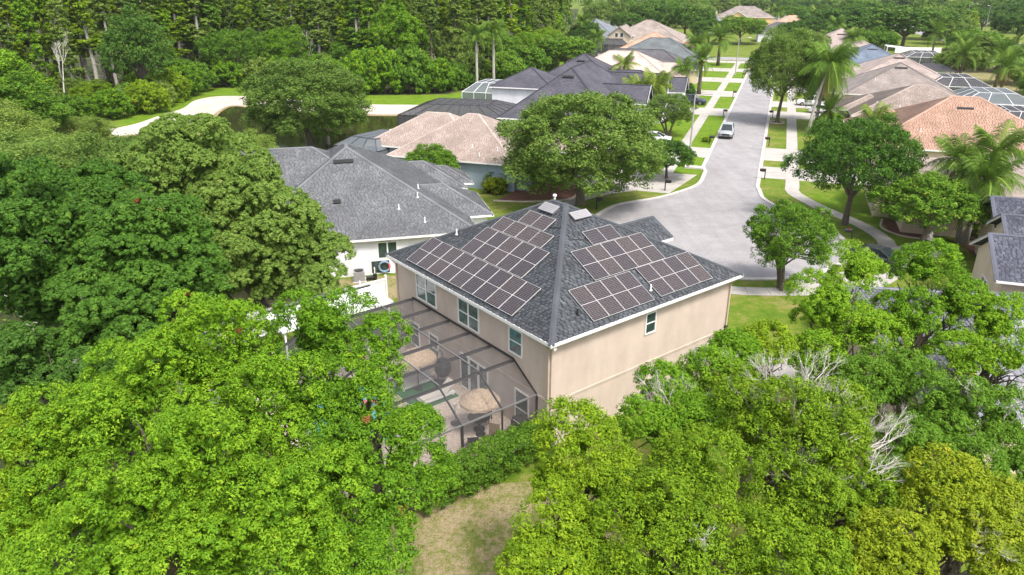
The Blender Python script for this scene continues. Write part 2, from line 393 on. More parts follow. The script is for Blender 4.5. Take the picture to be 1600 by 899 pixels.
class MB:
    def __init__(s):
        s.v, s.f, s.uv = [], [], {}
    def add(s, vs, fs):
        k = len(s.v)
        s.v += [tuple(v) for v in vs]
        s.f += [tuple(i + k for i in f) for f in fs]
    def box(s, x0, x1, y0, y1, z0, z1):
        s.add([(x0, y0, z0), (x1, y0, z0), (x1, y1, z0), (x0, y1, z0), (x0, y0, z1), (x1, y0, z1), (x1, y1, z1), (x0, y1, z1)],
              [(0, 3, 2, 1), (4, 5, 6, 7), (0, 1, 5, 4), (1, 2, 6, 5), (2, 3, 7, 6), (3, 0, 4, 7)])
    def bar(s, p, q, wd, ht=None, up=(0, 0, 1)):
        ht = wd if ht is None else ht
        p, q = Vector(p), Vector(q)
        d = (q - p).normalized()
        u = Vector(up)
        if abs(d.dot(u)) > 0.95: u = Vector((0, 1, 0))
        a = d.cross(u).normalized(); c = a.cross(d).normalized()
        a *= wd / 2; c *= ht / 2
        s.add([p - a - c, p + a - c, p + a + c, p - a + c, q - a - c, q + a - c, q + a + c, q - a + c],
              [(0, 1, 2, 3), (7, 6, 5, 4), (1, 0, 4, 5), (2, 1, 5, 6), (3, 2, 6, 7), (0, 3, 7, 4)])
    def tube(s, pts, rads, k=6, cap=True):
        pts = [Vector(p) for p in pts]
        base = len(s.v)
        n = len(pts)
        for i, p in enumerate(pts):
            d = (pts[min(i + 1, n - 1)] - pts[max(i - 1, 0)]).normalized()
            u = Vector((0, 0, 1)) if abs(d.z) < 0.9 else Vector((1, 0, 0))
            a = d.cross(u).normalized(); c = a.cross(d)
            for j in range(k):
                t = 2 * math.pi * j / k
                s.v.append(tuple(p + (a * math.cos(t) + c * math.sin(t)) * rads[i]))
        for i in range(n - 1):
            for j in range(k):
                s.f.append((base + i * k + j, base + i * k + (j + 1) % k, base + (i + 1) * k + (j + 1) % k, base + (i + 1) * k + j))
        if cap:
            s.f.append(tuple(base + j for j in reversed(range(k))))
            s.f.append(tuple(base + (n - 1) * k + j for j in range(k)))
    def lathe(s, prof, k=16, c=(0, 0, 0)):
        base = len(s.v); n = len(prof)
        for r, z in prof:
            for j in range(k):
                t = 2 * math.pi * j / k
                s.v.append((c[0] + r * math.cos(t), c[1] + r * math.sin(t), c[2] + z))
        for i in range(n - 1):
            for j in range(k):
                s.f.append((base + i * k + j, base + i * k + (j + 1) % k, base + (i + 1) * k + (j + 1) % k, base + (i + 1) * k + j))
        s.f.append(tuple(base + j for j in reversed(range(k)))); s.f.append(tuple(base + (n - 1) * k + j for j in range(k)))
    def mesh(s, name, mat):
        me = bpy.data.meshes.new(name)
        me.from_pydata(s.v, [], s.f)
        me.materials.append(mat)
        me.update()
        return me
    def build(s, name, mat, parent=None, smooth=False):
        me = s.mesh(name, mat)
        if smooth:
            me.polygons.foreach_set("use_smooth", [True] * len(me.polygons))
        return link(bpy.data.objects.new(name, me), parent)

def np_mesh(name, V, Q, var, mat):
    """numpy quads -> mesh with a per-face float 'var'"""
    me = bpy.data.meshes.new(name)
    nq = len(Q); ns = Q.shape[1]
    me.vertices.add(len(V)); me.vertices.foreach_set("co", np.ascontiguousarray(V, dtype=np.float32).ravel())
    me.loops.add(nq * ns); me.loops.foreach_set("vertex_index", np.ascontiguousarray(Q, dtype=np.int32).ravel())
    me.polygons.add(nq); me.polygons.foreach_set("loop_start", np.arange(0, nq * ns, ns, dtype=np.int32))
    if var is not None:
        a = me.attributes.new("var", 'FLOAT', 'FACE'); a.data.foreach_set("value", np.asarray(var, dtype=np.float32))
    me.materials.append(mat)
    me.update(calc_edges=True)
    return me

UNIT = {}
def unit_cube(mat):
    if mat.name not in UNIT:
        b = MB(); b.box(-.5, .5, -.5, .5, -.5, .5)
        UNIT[mat.name] = b.mesh("beam_" + mat.name, mat)
    return UNIT[mat.name]

def beam(name, parent, p, q, wd, ht, mat):
    """straight bar between two points as an object of its own on shared data"""
    p, q = Vector(p), Vector(q)
    d = q - p; L = d.length; d.normalize()
    u = Vector((0, 0, 1))
    if abs(d.dot(u)) > 0.97: u = Vector((0, 1, 0))
    a = d.cross(u).normalized(); c = a.cross(d).normalized()
    o = link(bpy.data.objects.new(name, unit_cube(mat)), parent)
    mtx = Matrix(((d.x * L, a.x * wd, c.x * ht, (p.x + q.x) / 2), (d.y * L, a.y * wd, c.y * ht, (p.y + q.y) / 2), (d.z * L, a.z * wd, c.z * ht, (p.z + q.z) / 2), (0, 0, 0, 1)))
    o.matrix_local = mtx
    return o

def panel(name, parent, pts, mat):
    b = MB(); b.add(pts, [tuple(range(len(pts)))])
    return b.build(name, mat, parent)

def sheet(name, pts, z, mat, kind="structure", label=None):
    from mathutils.geometry import tessellate_polygon
    v = [Vector((p[0], p[1], z)) for p in pts]
    tris = tessellate_polygon([v])
    b = MB(); 
    fs = []
    for t in tris:
        a, c, d = (v[i] for i in t)
        fs.append(tuple(t) if (c - a).cross(d - a).z > 0 else tuple(reversed(t)))
    b.add(v, fs)
    return tag(b.build(name, mat), label, None, None, kind)

# street frame: o metres right of the road's middle, t metres along it
S_ = Vector((0.331, 0.9436)); R_ = Vector((0.9436, -0.331)); O_ = Vector((23.0, 77.1)); STREET = -R(19.33)
def ST(o, t, z=0.0):
    p = O_ + R_ * o + S_ * t
    return Vector((p.x, p.y, z))

def smooth_line(pts, n=8):
    """Catmull-Rom through 2-D points"""
    P = [np.array(p[:2], float) for p in pts]
    P = [2 * P[0] - P[1]] + P + [2 * P[-1] - P[-2]]
    out = []
    for i in range(1, len(P) - 2):
        for k in range(n):
            t = k / n
            a, b, c, d = P[i - 1], P[i], P[i + 1], P[i + 2]
            out.append(0.5 * ((2 * b) + (c - a) * t + (2 * a - 5 * b + 4 * c - d) * t * t + (3 * b - a - 3 * c + d) * t ** 3))
    out.append(P[-2])
    return out

def strip(name, pts, wd, z, h, mat, parent=None, kind="structure", off=0.0):
    """a ribbon with thickness along a polyline"""
    P = [np.array(p[:2], float) for p in pts]
    L, Rr = [], []
    for i, p in enumerate(P):
        d = P[min(i + 1, len(P) - 1)] - P[max(i - 1, 0)]; d /= np.linalg.norm(d)
        nrm = np.array([-d[1], d[0]])
        L.append(p + nrm * (off + wd / 2)); Rr.append(p + nrm * (off - wd / 2))
    b = MB()
    n = len(P)
    vs = []
    for i in range(n):
        vs += [(*L[i], z - 0.05), (*L[i], z + h), (*Rr[i], z + h), (*Rr[i], z - 0.05)]
    fs = []
    for i in range(n - 1):
        a = i * 4
        for j in range(3):
            fs.append((a + j, a + j + 4, a + j + 5, a + j + 1))
    fs.append((0, 1, 2, 3)); fs.append((n * 4 - 1, n * 4 - 2, n * 4 - 3, n * 4 - 4))
    b.add(vs, fs)
    o = b.build(name, mat, parent)
    if parent is None: tag(o, None, None, None, kind)
    return o

# ------------------------------------------------------------------ foliage
def unit(v):
    return v / np.maximum(np.linalg.norm(v, axis=-1, keepdims=True), 1e-9)

def leaf_quads(C, N, size, g, asp=0.55):
    """small pointed leaves at C with normals N, three corners each"""
    n = len(C)
    t = g.normal(size=(n, 3)); t = unit(t - N * (t * N).sum(1, keepdims=True))
    b = np.cross(N, t)
    L = (size * g.uniform(0.7, 1.3, size=(n, 1)))
    V = np.empty((n, 3, 3))
    V[:, 0] = C - t * L * .7 - b * L * asp; V[:, 1] = C - t * L * .7 + b * L * asp; V[:, 2] = C + t * L * 1.1 - N * L * .2
    return V.reshape(-1, 3), np.arange(n * 3).reshape(n, 3)

def clump_leaves(C, Rd, per, size, g, up=0.5, flat=0.8, shell=0.45, jit=0.45, vp=.14, vl=.12):
    """per leaves in each puff C (P,3) of radius Rd"""
    P = len(C)
    d = unit(g.normal(size=(P, per, 3)))
    rad = g.uniform(shell, 1.05, size=(P, per, 1))
    off = d * rad * Rd[:, None, None]
    off[..., 2] *= flat
    pos = (C[:, None, :] + off).reshape(-1, 3)
    nn = unit(d + g.normal(size=d.shape) * jit + np.array([0, 0, up])).reshape(-1, 3)
    pv = np.repeat(g.normal(0.5, vp, size=P), per)
    var = np.clip(pv + g.normal(0, vl, size=P * per), 0, 1)
    V, Q = leaf_quads(pos, nn, size, g)
    return V, Q, var

def crown_lobes(g, rx, ry, rz, n, rl, low=-0.35):
    """lobe centres over an ellipsoid, uneven, with some left out"""
    k = np.arange(n) + 0.5
    ph = math.pi * (1 + 5 ** 0.5) * k
    z = 1 - (1 - low) * k / n
    r = np.sqrt(np.maximum(0, 1 - z * z))
    d = np.stack([r * np.cos(ph), r * np.sin(ph), z], 1) + g.normal(0, 0.10, (n, 3))
    sc = g.uniform(0.62, 0.86, (n, 1))
    return d * sc * np.array([rx, ry, rz]), g.uniform(0.75, 1.2, n) * rl

def crown_mesh(name, seed, rx, ry, rz, n_lobes, rl, puffs, per, size, mat, low=-0.35, pr=0.30, fill=0.25, up=0.45, lobes=None, flat=0.8):
    g = np.random.default_rng(seed)
    C, Rl = crown_lobes(g, rx, ry, rz, n_lobes, rl, low) if lobes is None else lobes
    Ps, Rs = [], []
    for c, r in zip(C, Rl):
        d = unit(g.normal(size=(puffs * 2, 3)) + np.array([0, 0, 0.55]) + 0.5 * c / (np.linalg.norm(c) + 1e-6))[:puffs]
        p = c + d * r * g.uniform(0.75, 1.08, (puffs, 1)) * np.array([1, 1, 0.85])
        # drop puffs buried in other lobes
        dist = np.linalg.norm(p[:, None] - C[None], axis=2) / Rl[None]
        keep = (dist < 0.62).sum(1) == 0
        p = p[keep]
        Ps.append(p); Rs.append(np.full(len(p), r * pr) * g.uniform(0.7, 1.35, len(p)))
    Ps = np.concatenate(Ps); Rs = np.concatenate(Rs)
    V, Q, var = clump_leaves(Ps, Rs, per, size, g, up=up, flat=flat)
    # sparser leaves inside, given a darker colour to deepen the inner shade
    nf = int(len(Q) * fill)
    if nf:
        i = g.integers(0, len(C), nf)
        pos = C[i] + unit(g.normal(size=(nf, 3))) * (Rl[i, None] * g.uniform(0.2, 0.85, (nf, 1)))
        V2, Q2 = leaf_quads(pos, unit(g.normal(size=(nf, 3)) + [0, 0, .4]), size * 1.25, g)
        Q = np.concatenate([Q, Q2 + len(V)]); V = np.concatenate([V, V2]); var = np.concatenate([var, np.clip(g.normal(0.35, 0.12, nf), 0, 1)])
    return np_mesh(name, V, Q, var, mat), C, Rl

def trunk_mesh(name, seed, h, r0, lobes, mat, zoff, stems=1, lean=0.3, limbs=9, k=7):
    """tapered trunk that forks into limbs reaching towards the lobes"""
    g = random.Random(seed)
    b = MB()
    fork = h * 0.9
    for s in range(stems):
        bx, by = (g.uniform(-.35, .35), g.uniform(-.35, .35)) if stems > 1 else (0, 0)
        tx, ty = bx * 3 + g.uniform(-lean, lean), by * 3 + g.uniform(-lean, lean)
        pts = [(bx, by, -0.2), (bx + (tx - bx) * .15, by + (ty - by) * .2, fork * .35), (bx + (tx - bx) * .55, by + (ty - by) * .6, fork * .7), (tx, ty, fork)]
        b.tube(pts, [r0 * 1.35, r0, r0 * .85, r0 * .7], k)
        C = sorted(lobes, key=lambda c: g.random())[:limbs]
        for c in C:
            e = Vector(c) * .9 + Vector((0, 0, zoff)); e.z -= .25
            st = Vector(pts[2]).lerp(Vector(pts[3]), g.uniform(0.1, 1.0))
            m1 = st.lerp(e, 0.4) + Vector((g.uniform(-.3, .3), g.uniform(-.3, .3), g.uniform(0, .5)))
            m2 = st.lerp(e, 0.75) + Vector((g.uniform(-.3, .3), g.uniform(-.3, .3), g.uniform(-.1, .4)))
            b.tube([st, m1, m2, e], [r0 * .55, r0 * .38, r0 * .24, r0 * .1], 5)
            for q in range(2):
                st2 = m1.lerp(m2, g.random())
                e2 = e + Vector((g.uniform(-1, 1), g.uniform(-1, 1), g.uniform(-.3, .9)))
                b.tube([st2, st2.lerp(e2, .5) + Vector((0, 0, .2)), e2], [r0 * .22, r0 * .14, r0 * .05], 4)
    return b.mesh(name, mat)

TREE = {}
def tree_kind(key, seed, rx, ry, rz, zc, n_lobes, rl, puffs, per, size, leaf, bark='bark', trunk_r=0.3, stems=1, low=-0.35, pr=0.30, fill=0.25, up=0.45, flat=0.8, limbs=9):
    cm, C, Rl = crown_mesh("crown", seed, rx, ry, rz, n_lobes, rl, puffs, per, size, M[leaf], low, pr, fill, up, None, flat)
    tm = trunk_mesh("trunk", seed, max(0.8, zc - rz * 0.55), trunk_r, [tuple(c) for c in C], M[bark], zc, stems, limbs=limbs)
    TREE[key] = (cm, tm, zc, rx, zc + rz)

def put_tree(key, x, y, h=None, wide=None, rz=0.0, leaf=None, name='oak_tree', label='', cat='tree', group=None, z=0.0):
    cm, tm, zc, rx, ht = TREE[key]
    sz = 1.0 if h is None else h / ht
    sx = sz if wide is None else wide / rx
    t = thing(name, label, cat, (x, y, z), rz, group)
    t.scale = (sx, sx, sz)
    c = link(bpy.data.objects.new("crown", cm), t); c.location = (0, 0, zc)
    if leaf:
        c.material_slots[0].link = 'OBJECT'; c.material_slots[0].material = M[leaf]
    link(bpy.data.objects.new("trunk", tm), t)
    return t

def twigs(seed, base, dirn, length, r, depth, b=None, spread=0.7):
    """a bare branching bough"""
    g = random.Random(seed)
    b = b or MB()
    def grow(p, d, L, r, k):
        q = p + d * L
        mid = p.lerp(q, .5) + Vector((g.uniform(-1, 1), g.uniform(-1, 1), g.uniform(-1, 1))) * L * .08
        b.tube([p, mid, q], [r, r * .8, r * .55], 4 if k > 1 else 3)
        if k == 0: return
        for i in range(g.choice((2, 3, 3))):
            nd = (d + Vector((g.uniform(-1, 1), g.uniform(-1, 1), g.uniform(-.6, .9))) * spread).normalized()
            grow(p.lerp(q, g.uniform(.55, 1.0)), nd, L * g.uniform(.55, .8), r * .55, k - 1)
    grow(Vector(base), Vector(dirn).normalized(), length, r, depth)
    return b

# palms: every frond an object on shared data
def frond_mesh(name, seed, L, droop, leaf_len, n, mat, dens=1.0, stiff=0.3):
    g = np.random.default_rng(seed)
    s = np.linspace(0.0, 1.0, 14)
    mid = np.stack([L * (s - 0.12 * droop * s ** 2), np.zeros_like(s), L * (0.55 * s * (1 - droop * .3) - droop * s ** 2.1)], 1)
    V, Q, var = [], [], []
    def at(t):
        i = min(int(t * 13), 12); f = t * 13 - i
        return mid[i] * (1 - f) + mid[i + 1] * f, unit(mid[i + 1] - mid[i])
    # rachis
    for i in range(13):
        a, c = mid[i], mid[i + 1]; wd = 0.035 * (1 - s[i] * .7)
        k = len(V); V += [a + [0, -wd, 0], a + [0, wd, 0], c + [0, wd, 0], c + [0, -wd, 0]]; Q.append((k, k + 1, k + 2, k + 3)); var.append(.8)
    for j in range(n):
        t = 0.14 + 0.86 * (j + g.random()) / n
        p, d = at(min(t, .999))
        side = 1 if j % 2 else -1
        ll = leaf_len * (math.sin(math.pi * min(1, t * .85 + .12)) * .8 + .2) * g.uniform(.8, 1.15)
        dr = np.array([d[0] * .6, side, d[2] * .6 + stiff * .5 - (1 - stiff) * .35 + g.uniform(-.25, .25)]); dr = dr / np.linalg.norm(dr)
        wv = d * 0.045 * dens * (1 + ll)
        m2 = p + dr * ll * .55; e = p + dr * ll + np.array([0, 0, -ll * .45 * (1 - stiff)])
        k = len(V); V += [p - wv * .6, p + wv * .6, m2 + wv, m2 - wv, e + wv * .3, e - wv * .3]
        Q += [(k, k + 1, k + 2, k + 3), (k + 3, k + 2, k + 4, k + 5)]
        q = float(np.clip(g.normal(.5, .16), 0, 1)); var += [q, q]
    return np_mesh(name, np.array(V), np.array(Q), var, mat)

FROND = {}
def palm(x, y, h, L, n, kind, label, name='palm_tree', group=None, leaf=None, r=0.16, rz=0.0, lean=(0, 0), bark='bark_pale', trunks=1, boots=True, dead=0):
    t = thing(name, label, 'palm tree', (x, y, 0), rz, group)
    g = random.Random(int(abs(x * 31 + y * 17)) + n)
    for k in range(trunks):
        a0 = 2.1 * k + .4
        bx, by = (0.35 * math.cos(a0), 0.35 * math.sin(a0)) if trunks > 1 else (0, 0)
        lx, ly = (lean[0] + 1.0 * math.cos(a0), lean[1] + 1.0 * math.sin(a0)) if trunks > 1 else lean
        hh = h * (1 - .12 * k)
        b = MB()
        pts = [(bx + lx * s * s, by + ly * s * s, hh * s - (.2 if s == 0 else 0)) for s in (0, .25, .5, .75, 1)]
        b.tube(pts, [r * 1.4, r * 1.05, r, r * .95, r * .8], 9)
        b.build("trunk", M[bark], t, True)
        top = Vector(pts[-1])
        if boots:
            c = MB(); c.lathe([(r * .8, -.75), (r * 1.5, -.35), (r * 1.7, 0), (r * .5, .35)], 9, top)
            c.build("crownshaft", M['palm_dry' if kind == 'date' else 'palm'], t, True)
        for i in range(n):
            e = 1 - i / n                              # 1 young and upright, 0 old and low
            key = (kind, 0 if e > .66 else 1 if e > .3 else 2, leaf)
            if key not in FROND:
                dr = {0: .35, 1: .8, 2: 1.25}[key[1]] * (0.72 if kind == 'date' else 1.0)
                FROND[key] = frond_mesh("frond", 11 + key[1], 1.0, dr, .24 if kind == 'date' else .34, 110, M[leaf or 'palm'], .12, .55 if kind == 'date' else .05)
            o = link(bpy.data.objects.new("frond", FROND[key]), t)
            o.location = top + Vector((0, 0, .1))
            pitch = -R(62 * e - 12 + g.uniform(-8, 8)) if key[1] < 2 else R(g.uniform(0, 22))
            o.rotation_euler = (g.uniform(-.2, .2), pitch, i * 2.39996 + g.uniform(-.2, .2) + k)
            f = L * g.uniform(.85, 1.1)
            o.scale = (f, f, f)
        for i in range(dead):
            o = link(bpy.data.objects.new("dead_frond", FROND[(kind, 2, leaf)]), t)
            o.material_slots[0].link = 'OBJECT'; o.material_slots[0].material = M['palm_dry']
            o.location = top - Vector((0, 0, .15)); o.rotation_euler = (0, R(38 + 8 * i), 1.1 * i + 2.2 * k + .5); o.scale = (L * .8,) * 3
    return t

def bush(key, x, y, rx, h, rz, label, leaf=None, name='shrub', group=None, cat='shrub'):
    return put_tree(key, x, y, h, rx, rz, leaf, name, label, cat, group)

# ------------------------------------------------------------------ roofs and houses
def slopes(b):
    x0, x1, y0, y1, ze, sl, kind = b
    a, c = x1 - x0, y1 - y0
    xm, ym = (x0 + x1) / 2, (y0 + y1) / 2
    V = Vector
    if kind == 'hip':
        if a > c + .01:
            h = c / 2; z = ze + h * sl; p, q = V((x0 + h, ym, z)), V((x1 - h, ym, z))
            return [[V((x0, y0, ze)), V((x1, y0, ze)), q, p], [V((x1, y0, ze)), V((x1, y1, ze)), q], [V((x1, y1, ze)), V((x0, y1, ze)), p, q], [V((x0, y1, ze)), V((x0, y0, ze)), p]]
        h = a / 2; z = ze + h * sl; p, q = V((xm, y0 + h, z)), V((xm, y1 - h + (0.01 if abs(a - c) <= .01 else 0), z))
        return [[V((x0, y0, ze)), V((x1, y0, ze)), p], [V((x1, y0, ze)), V((x1, y1, ze)), q, p], [V((x1, y1, ze)), V((x0, y1, ze)), q], [V((x0, y1, ze)), V((x0, y0, ze)), p, q]]
    if kind == 'gx':
        z = ze + c / 2 * sl; p, q = V((x0, ym, z)), V((x1, ym, z))
        return [[V((x0, y0, ze)), V((x1, y0, ze)), q, p], [V((x1, y1, ze)), V((x0, y1, ze)), p, q]]
    z = ze + a / 2 * sl; p, q = V((xm, y0, z)), V((xm, y1, z))
    return [[V((x1, y0, ze)), V((x1, y1, ze)), q, p], [V((x0, y1, ze)), V((x0, y0, ze)), p, q]]

def slope_frame(s):
    e = (s[1] - s[0]).normalized()
    n = (s[1] - s[0]).cross(s[2] - s[0]).normalized()
    u = n.cross(e).normalized()
    return s[0], e, u, n

def roof_mesh(name, b, mat, th=0.12):
    m = MB(); uvs = []
    for s in slopes(b):
        o, e, u, n = slope_frame(s)
        k = len(m.v)
        m.v += [tuple(p) for p in s]; m.f.append(tuple(range(k, k + len(s))))
        uvs.append([((p - o).dot(e), (p - o).dot(u)) for p in s])
        k = len(m.v)
        m.v += [tuple(p - Vector((0, 0, th))) for p in s]; m.f.append(tuple(reversed(range(k, k + len(s)))))
        uvs.append([(0, 0)] * len(s))
        k = len(m.v)
        m.v += [tuple(s[0]), tuple(s[1]), tuple(s[1] - Vector((0, 0, th))), tuple(s[0] - Vector((0, 0, th)))]; m.f.append((k + 3, k + 2, k + 1, k))
        uvs.append([(0, 0)] * 4)
    me = m.mesh(name, mat)
    ul = me.uv_layers.new(name="UVMap")
    flat = [c for f in uvs for p in f for c in p]
    ul.data.foreach_set("uv", flat)
    return me

def shingle_mesh(name, b, mat, seed, row=0.15, wmin=0.14, wmax=0.30, gap=0.075, lift=0.026):
    """overlapping shingle tabs, each a raised piece with a butt edge"""
    g = np.random.default_rng(seed)
    V, Q, var = [], [], []
    for s in slopes(b):
        o, e, u, n = [np.array(v) for v in slope_frame(s)]
        P = [((np.array(p) - o) @ e, (np.array(p) - o) @ u) for p in s]
        H = P[2][1]; W = P[1][0]
        tl = P[3] if len(P) == 4 else P[2]; tr = P[2]
        k = 0
        while k * row < H - .02:
            b0, b1 = k * row, min((k + 1.08) * row, H)
            l0, l1 = tl[0] * b0 / H, tl[0] * b1 / H
            r0, r1 = W + (tr[0] - W) * b0 / H, W + (tr[0] - W) * b1 / H
            a = l0 - g.uniform(0, .3)
            while a < r0:
                wd = g.uniform(wmin, wmax)
                x0, x1 = max(a, l0), min(a + wd, r0)
                y0, y1 = min(max(a, l1), r1), max(min(a + wd, r1), l1)
                a += wd + g.uniform(.3, 1.6) * gap
                if x1 - x0 < .03: continue
                i = len(V)
                lf = lift * g.uniform(.6, 1.2)
                A = o + e * x0 + u * b0 + n * lf; B = o + e * x1 + u * b0 + n * lf
                C = o + e * max(y1, y0 + .001) + u * b1 + n * .006; D = o + e * y0 + u * b1 + n * .006
                V += [A, B, C, D, A - n * lf * .95, B - n * lf * .95]
                Q += [(i, i + 1, i + 2, i + 3), (i + 4, i + 5, i + 1, i)]
                q = float(np.clip(g.normal(.5, .22), 0, 1)); var += [q, q]
            k += 1
    return np_mesh(name, np.array(V), np.array(Q), var, mat)

def cap_strips(parent, b, mat, wd=0.3):
    cv = .5 if mat.name == 'tabs_slate' else .68
    seen = set()
    for s in slopes(b):
        for i in range(len(s)):
            p, q = s[i], s[(i + 1) % len(s)]
            if max(p.z, q.z) < b[4] + .05: continue
            key = tuple(sorted((tuple(round(c, 2) for c in p), tuple(round(c, 2) for c in q))))
            if key in seen or (p - q).length < .1: continue
            seen.add(key)
            d = (q - p).normalized(); a = d.cross(Vector((0, 0, 1))).normalized() * wd / 2
            m = MB(); dz = Vector((0, 0, .05)); lo = Vector((0, 0, -wd * .22 if abs(d.z) < .05 else -wd * .14))
            m.add([p + dz, q + dz, p + a + lo + dz, q + a + lo + dz, p - a + lo + dz, q - a + lo + dz, p + a + lo, q + a + lo, p - a + lo, q - a + lo],
                  [(0, 2, 3, 1), (1, 5, 4, 0), (2, 6, 7, 3), (5, 9, 8, 4), (0, 4, 8, 6, 2), (1, 3, 7, 9, 5)])
            o = m.build("ridge_cap", mat, parent)
            at = o.data.attributes.new("var", 'FLOAT', 'FACE'); at.data.foreach_set("value", [cv] * len(o.data.polygons))

def wall_mesh(name, b, mat, ov, z0=0.0):
    x0, x1, y0, y1, ze, sl, kind = b
    x0 += ov; x1 -= ov; y0 += ov; y1 -= ov
    m = MB()
    m.box(x0, x1, y0, y1, z0, ze - .13)
    if kind == 'gx':
        z = ze + (b[3] - b[2]) / 2 * sl - .16; ym = (y0 + y1) / 2; zs = ze - .13
        for x, fl in ((x0, 1), (x1, 0)):
            f = [(x, y0, zs), (x, y1, zs), (x, ym, z)]
            m.add(f, [(0, 2, 1) if fl else (0, 1, 2)])
    if kind == 'gy':
        z = ze + (b[1] - b[0]) / 2 * sl - .16; xm = (x0 + x1) / 2; zs = ze - .13
        for y, fl in ((y0, 0), (y1, 1)):
            f = [(x0, y, zs), (x1, y, zs), (xm, y, z)]
            m.add(f, [(0, 2, 1) if fl else (0, 1, 2)])
    return m.mesh(name, mat)

def eave_trim(parent, b, mat, h=0.155):
    x0, x1, y0, y1, ze, sl, kind = b
    d = .025
    m = MB(); z0, z1 = ze - h, ze + .012
    t = .06
    if kind == 'hip':
        m.box(x0 - d, x1 + d, y0 - d, y0 - d + t, z0, z1); m.box(x0 - d, x1 + d, y1 + d - t, y1 + d, z0, z1)
        m.box(x0 - d, x0 - d + t, y0 - d + t, y1 + d - t, z0, z1); m.box(x1 + d - t, x1 + d, y0 - d + t, y1 + d - t, z0, z1)
        m.box(x0 + t, x1 - t, y0 + t, y1 - t, ze - .15, ze - .13)
    elif kind == 'gx':
        m.box(x0 - d, x1 + d, y0 - d, y0 - d + t, z0, z1); m.box(x0 - d, x1 + d, y1 + d - t, y1 + d, z0, z1)
        zr = ze + (y1 - y0) / 2 * sl
        for x in (x0 - d, x1 + d):
            for ya in (y0, y1):
                m.bar((x, ya, ze - .08), (x, (y0 + y1) / 2, zr - .08), .06, .2)
    else:
        m.box(x0 - d, x0 - d + t, y0 - d, y1 + d, z0, z1); m.box(x1 + d - t, x1 + d, y0 - d, y1 + d, z0, z1)
        zr = ze + (x1 - x0) / 2 * sl
        for y in (y0 - d, y1 + d):
            for xa in (x0, x1):
                m.bar((xa, y, ze - .08), ((x0 + x1) / 2, y, zr - .08), .06, .2)
    m.build("fascia", mat, parent)

WIN = {}
def window_part(parent, pos, wd, ht, nrm, cols=2, rows=2, frame='white', glass='glass', name='window'):
    """framed window on a wall; pos = lower-left corner seen from outside, nrm = outward 2-D normal"""
    key = (round(wd, 2), round(ht, 2), cols, rows, frame, glass)
    if key not in WIN:
        m = MB(); t = .075; d = .06
        m.box(-t, 0, 0, d, -t, ht + t); m.box(wd, wd + t, 0, d, -t, ht + t)
        m.box(0, wd, 0, d, -t, 0); m.box(0, wd, 0, d, ht, ht + t)
        for i in range(1, cols):
            x = wd * i / cols; m.box(x - .05, x + .05, 0, d * .92, 0, ht)
        for j in range(1, rows):
            z = ht * j / rows
            for i in range(cols):
                xa = wd * i / cols + (.05 if i else 0); xb = wd * (i + 1) / cols - (.05 if i < cols - 1 else 0)
                m.box(xa, xb, 0, d * .8, z - .025, z + .025)
        g = MB(); g.box(0, wd, .0, .02, 0, ht)
        # the mesh looks out along -y
        for q in (m, g): q.v = [(x, -y, z) for x, y, z in q.v]; q.f = [tuple(reversed(f)) for f in q.f]
        WIN[key] = (m.mesh("window", M[frame]), g.mesh("pane", M[glass]))
    fm, gm = WIN[key]
    o = link(bpy.data.objects.new(name, fm), parent)
    o.location = pos
    o.rotation_euler = (0, 0, math.atan2(nrm[1], nrm[0]) + math.pi / 2)
    link(bpy.data.objects.new("pane", gm), o)
    return o

def garage_part(parent, pos, wd, ht, nrm, mat):
    m = MB(); n = 4
    for i in range(n):
        z0, z1 = ht * i / n, ht * (i + 1) / n - .03
        m.box(0, wd, -.06, 0, z0, z1)
        for k in range(6):
            m.box(wd * (k + .12) / 6, wd * (k + .88) / 6, -.085, -.06, z0 + .1, z1 - .08)
    o = m.build("garage_door", mat, parent)
    o.location = pos
    o.rotation_euler = (0, 0, math.atan2(nrm[1], nrm[0]) + math.pi / 2)
    return o

def house(name, label, loc, rz, blocks, roof, wall, tabs=None, trim='white', ov=0.45, wins=(), doors=(), vents=(), pipes=(), caps=True, z0=None, seed=1, row=0.17):
    """blocks (x0,x1,y0,y1,eave,slope,kind) -> walls, roofs, fascias; windows and doors on given walls"""
    t = thing(name, label, 'house', loc, rz)
    for i, b in enumerate(blocks):
        e = i * 0.004
        b = (b[0] + e, b[1] - e, b[2] + e, b[3] - e, b[4] + e, b[5], b[6])
        link(bpy.data.objects.new("wall", wall_mesh("wall", b, wall, ov + e, 0 if z0 is None else z0[i])), t)
        r = link(bpy.data.objects.new("roof", roof_mesh("roof", b, roof)), t)
        eave_trim(t, b, M[trim])
        if tabs:
            s = link(bpy.data.objects.new("shingles", shingle_mesh("shingles", b, tabs, seed + i, row)), r)
            s["kind"] = "stuff"
        if caps:
            cap_strips(r, b, tabs or roof)
    for (p, wd, ht, nr, *rest) in wins:
        window_part(t, p, wd, ht, nr, *rest)
    for (p, wd, ht, nr, mt) in doors:
        garage_part(t, p, wd, ht, nr, M[mt])
    for (p, ln, ang, pit) in vents:
        m = MB(); m.box(-ln / 2, ln / 2, -.16, .16, 0, .10); m.box(-ln / 2 - .04, ln / 2 + .04, -.20, .20, .10, .13)
        o = m.build("roof_vent", M['black'], t); o.location = p; o.rotation_euler = (pit, 0, ang)
    for p in pipes:
        m = MB(); m.tube([(0, 0, -.2), (0, 0, .38)], [.05, .05], 8); m.lathe([(.11, -.04), (.11, .03)], 8)
        o = m.build("vent_pipe", M['white'], t); o.location = p
    return t

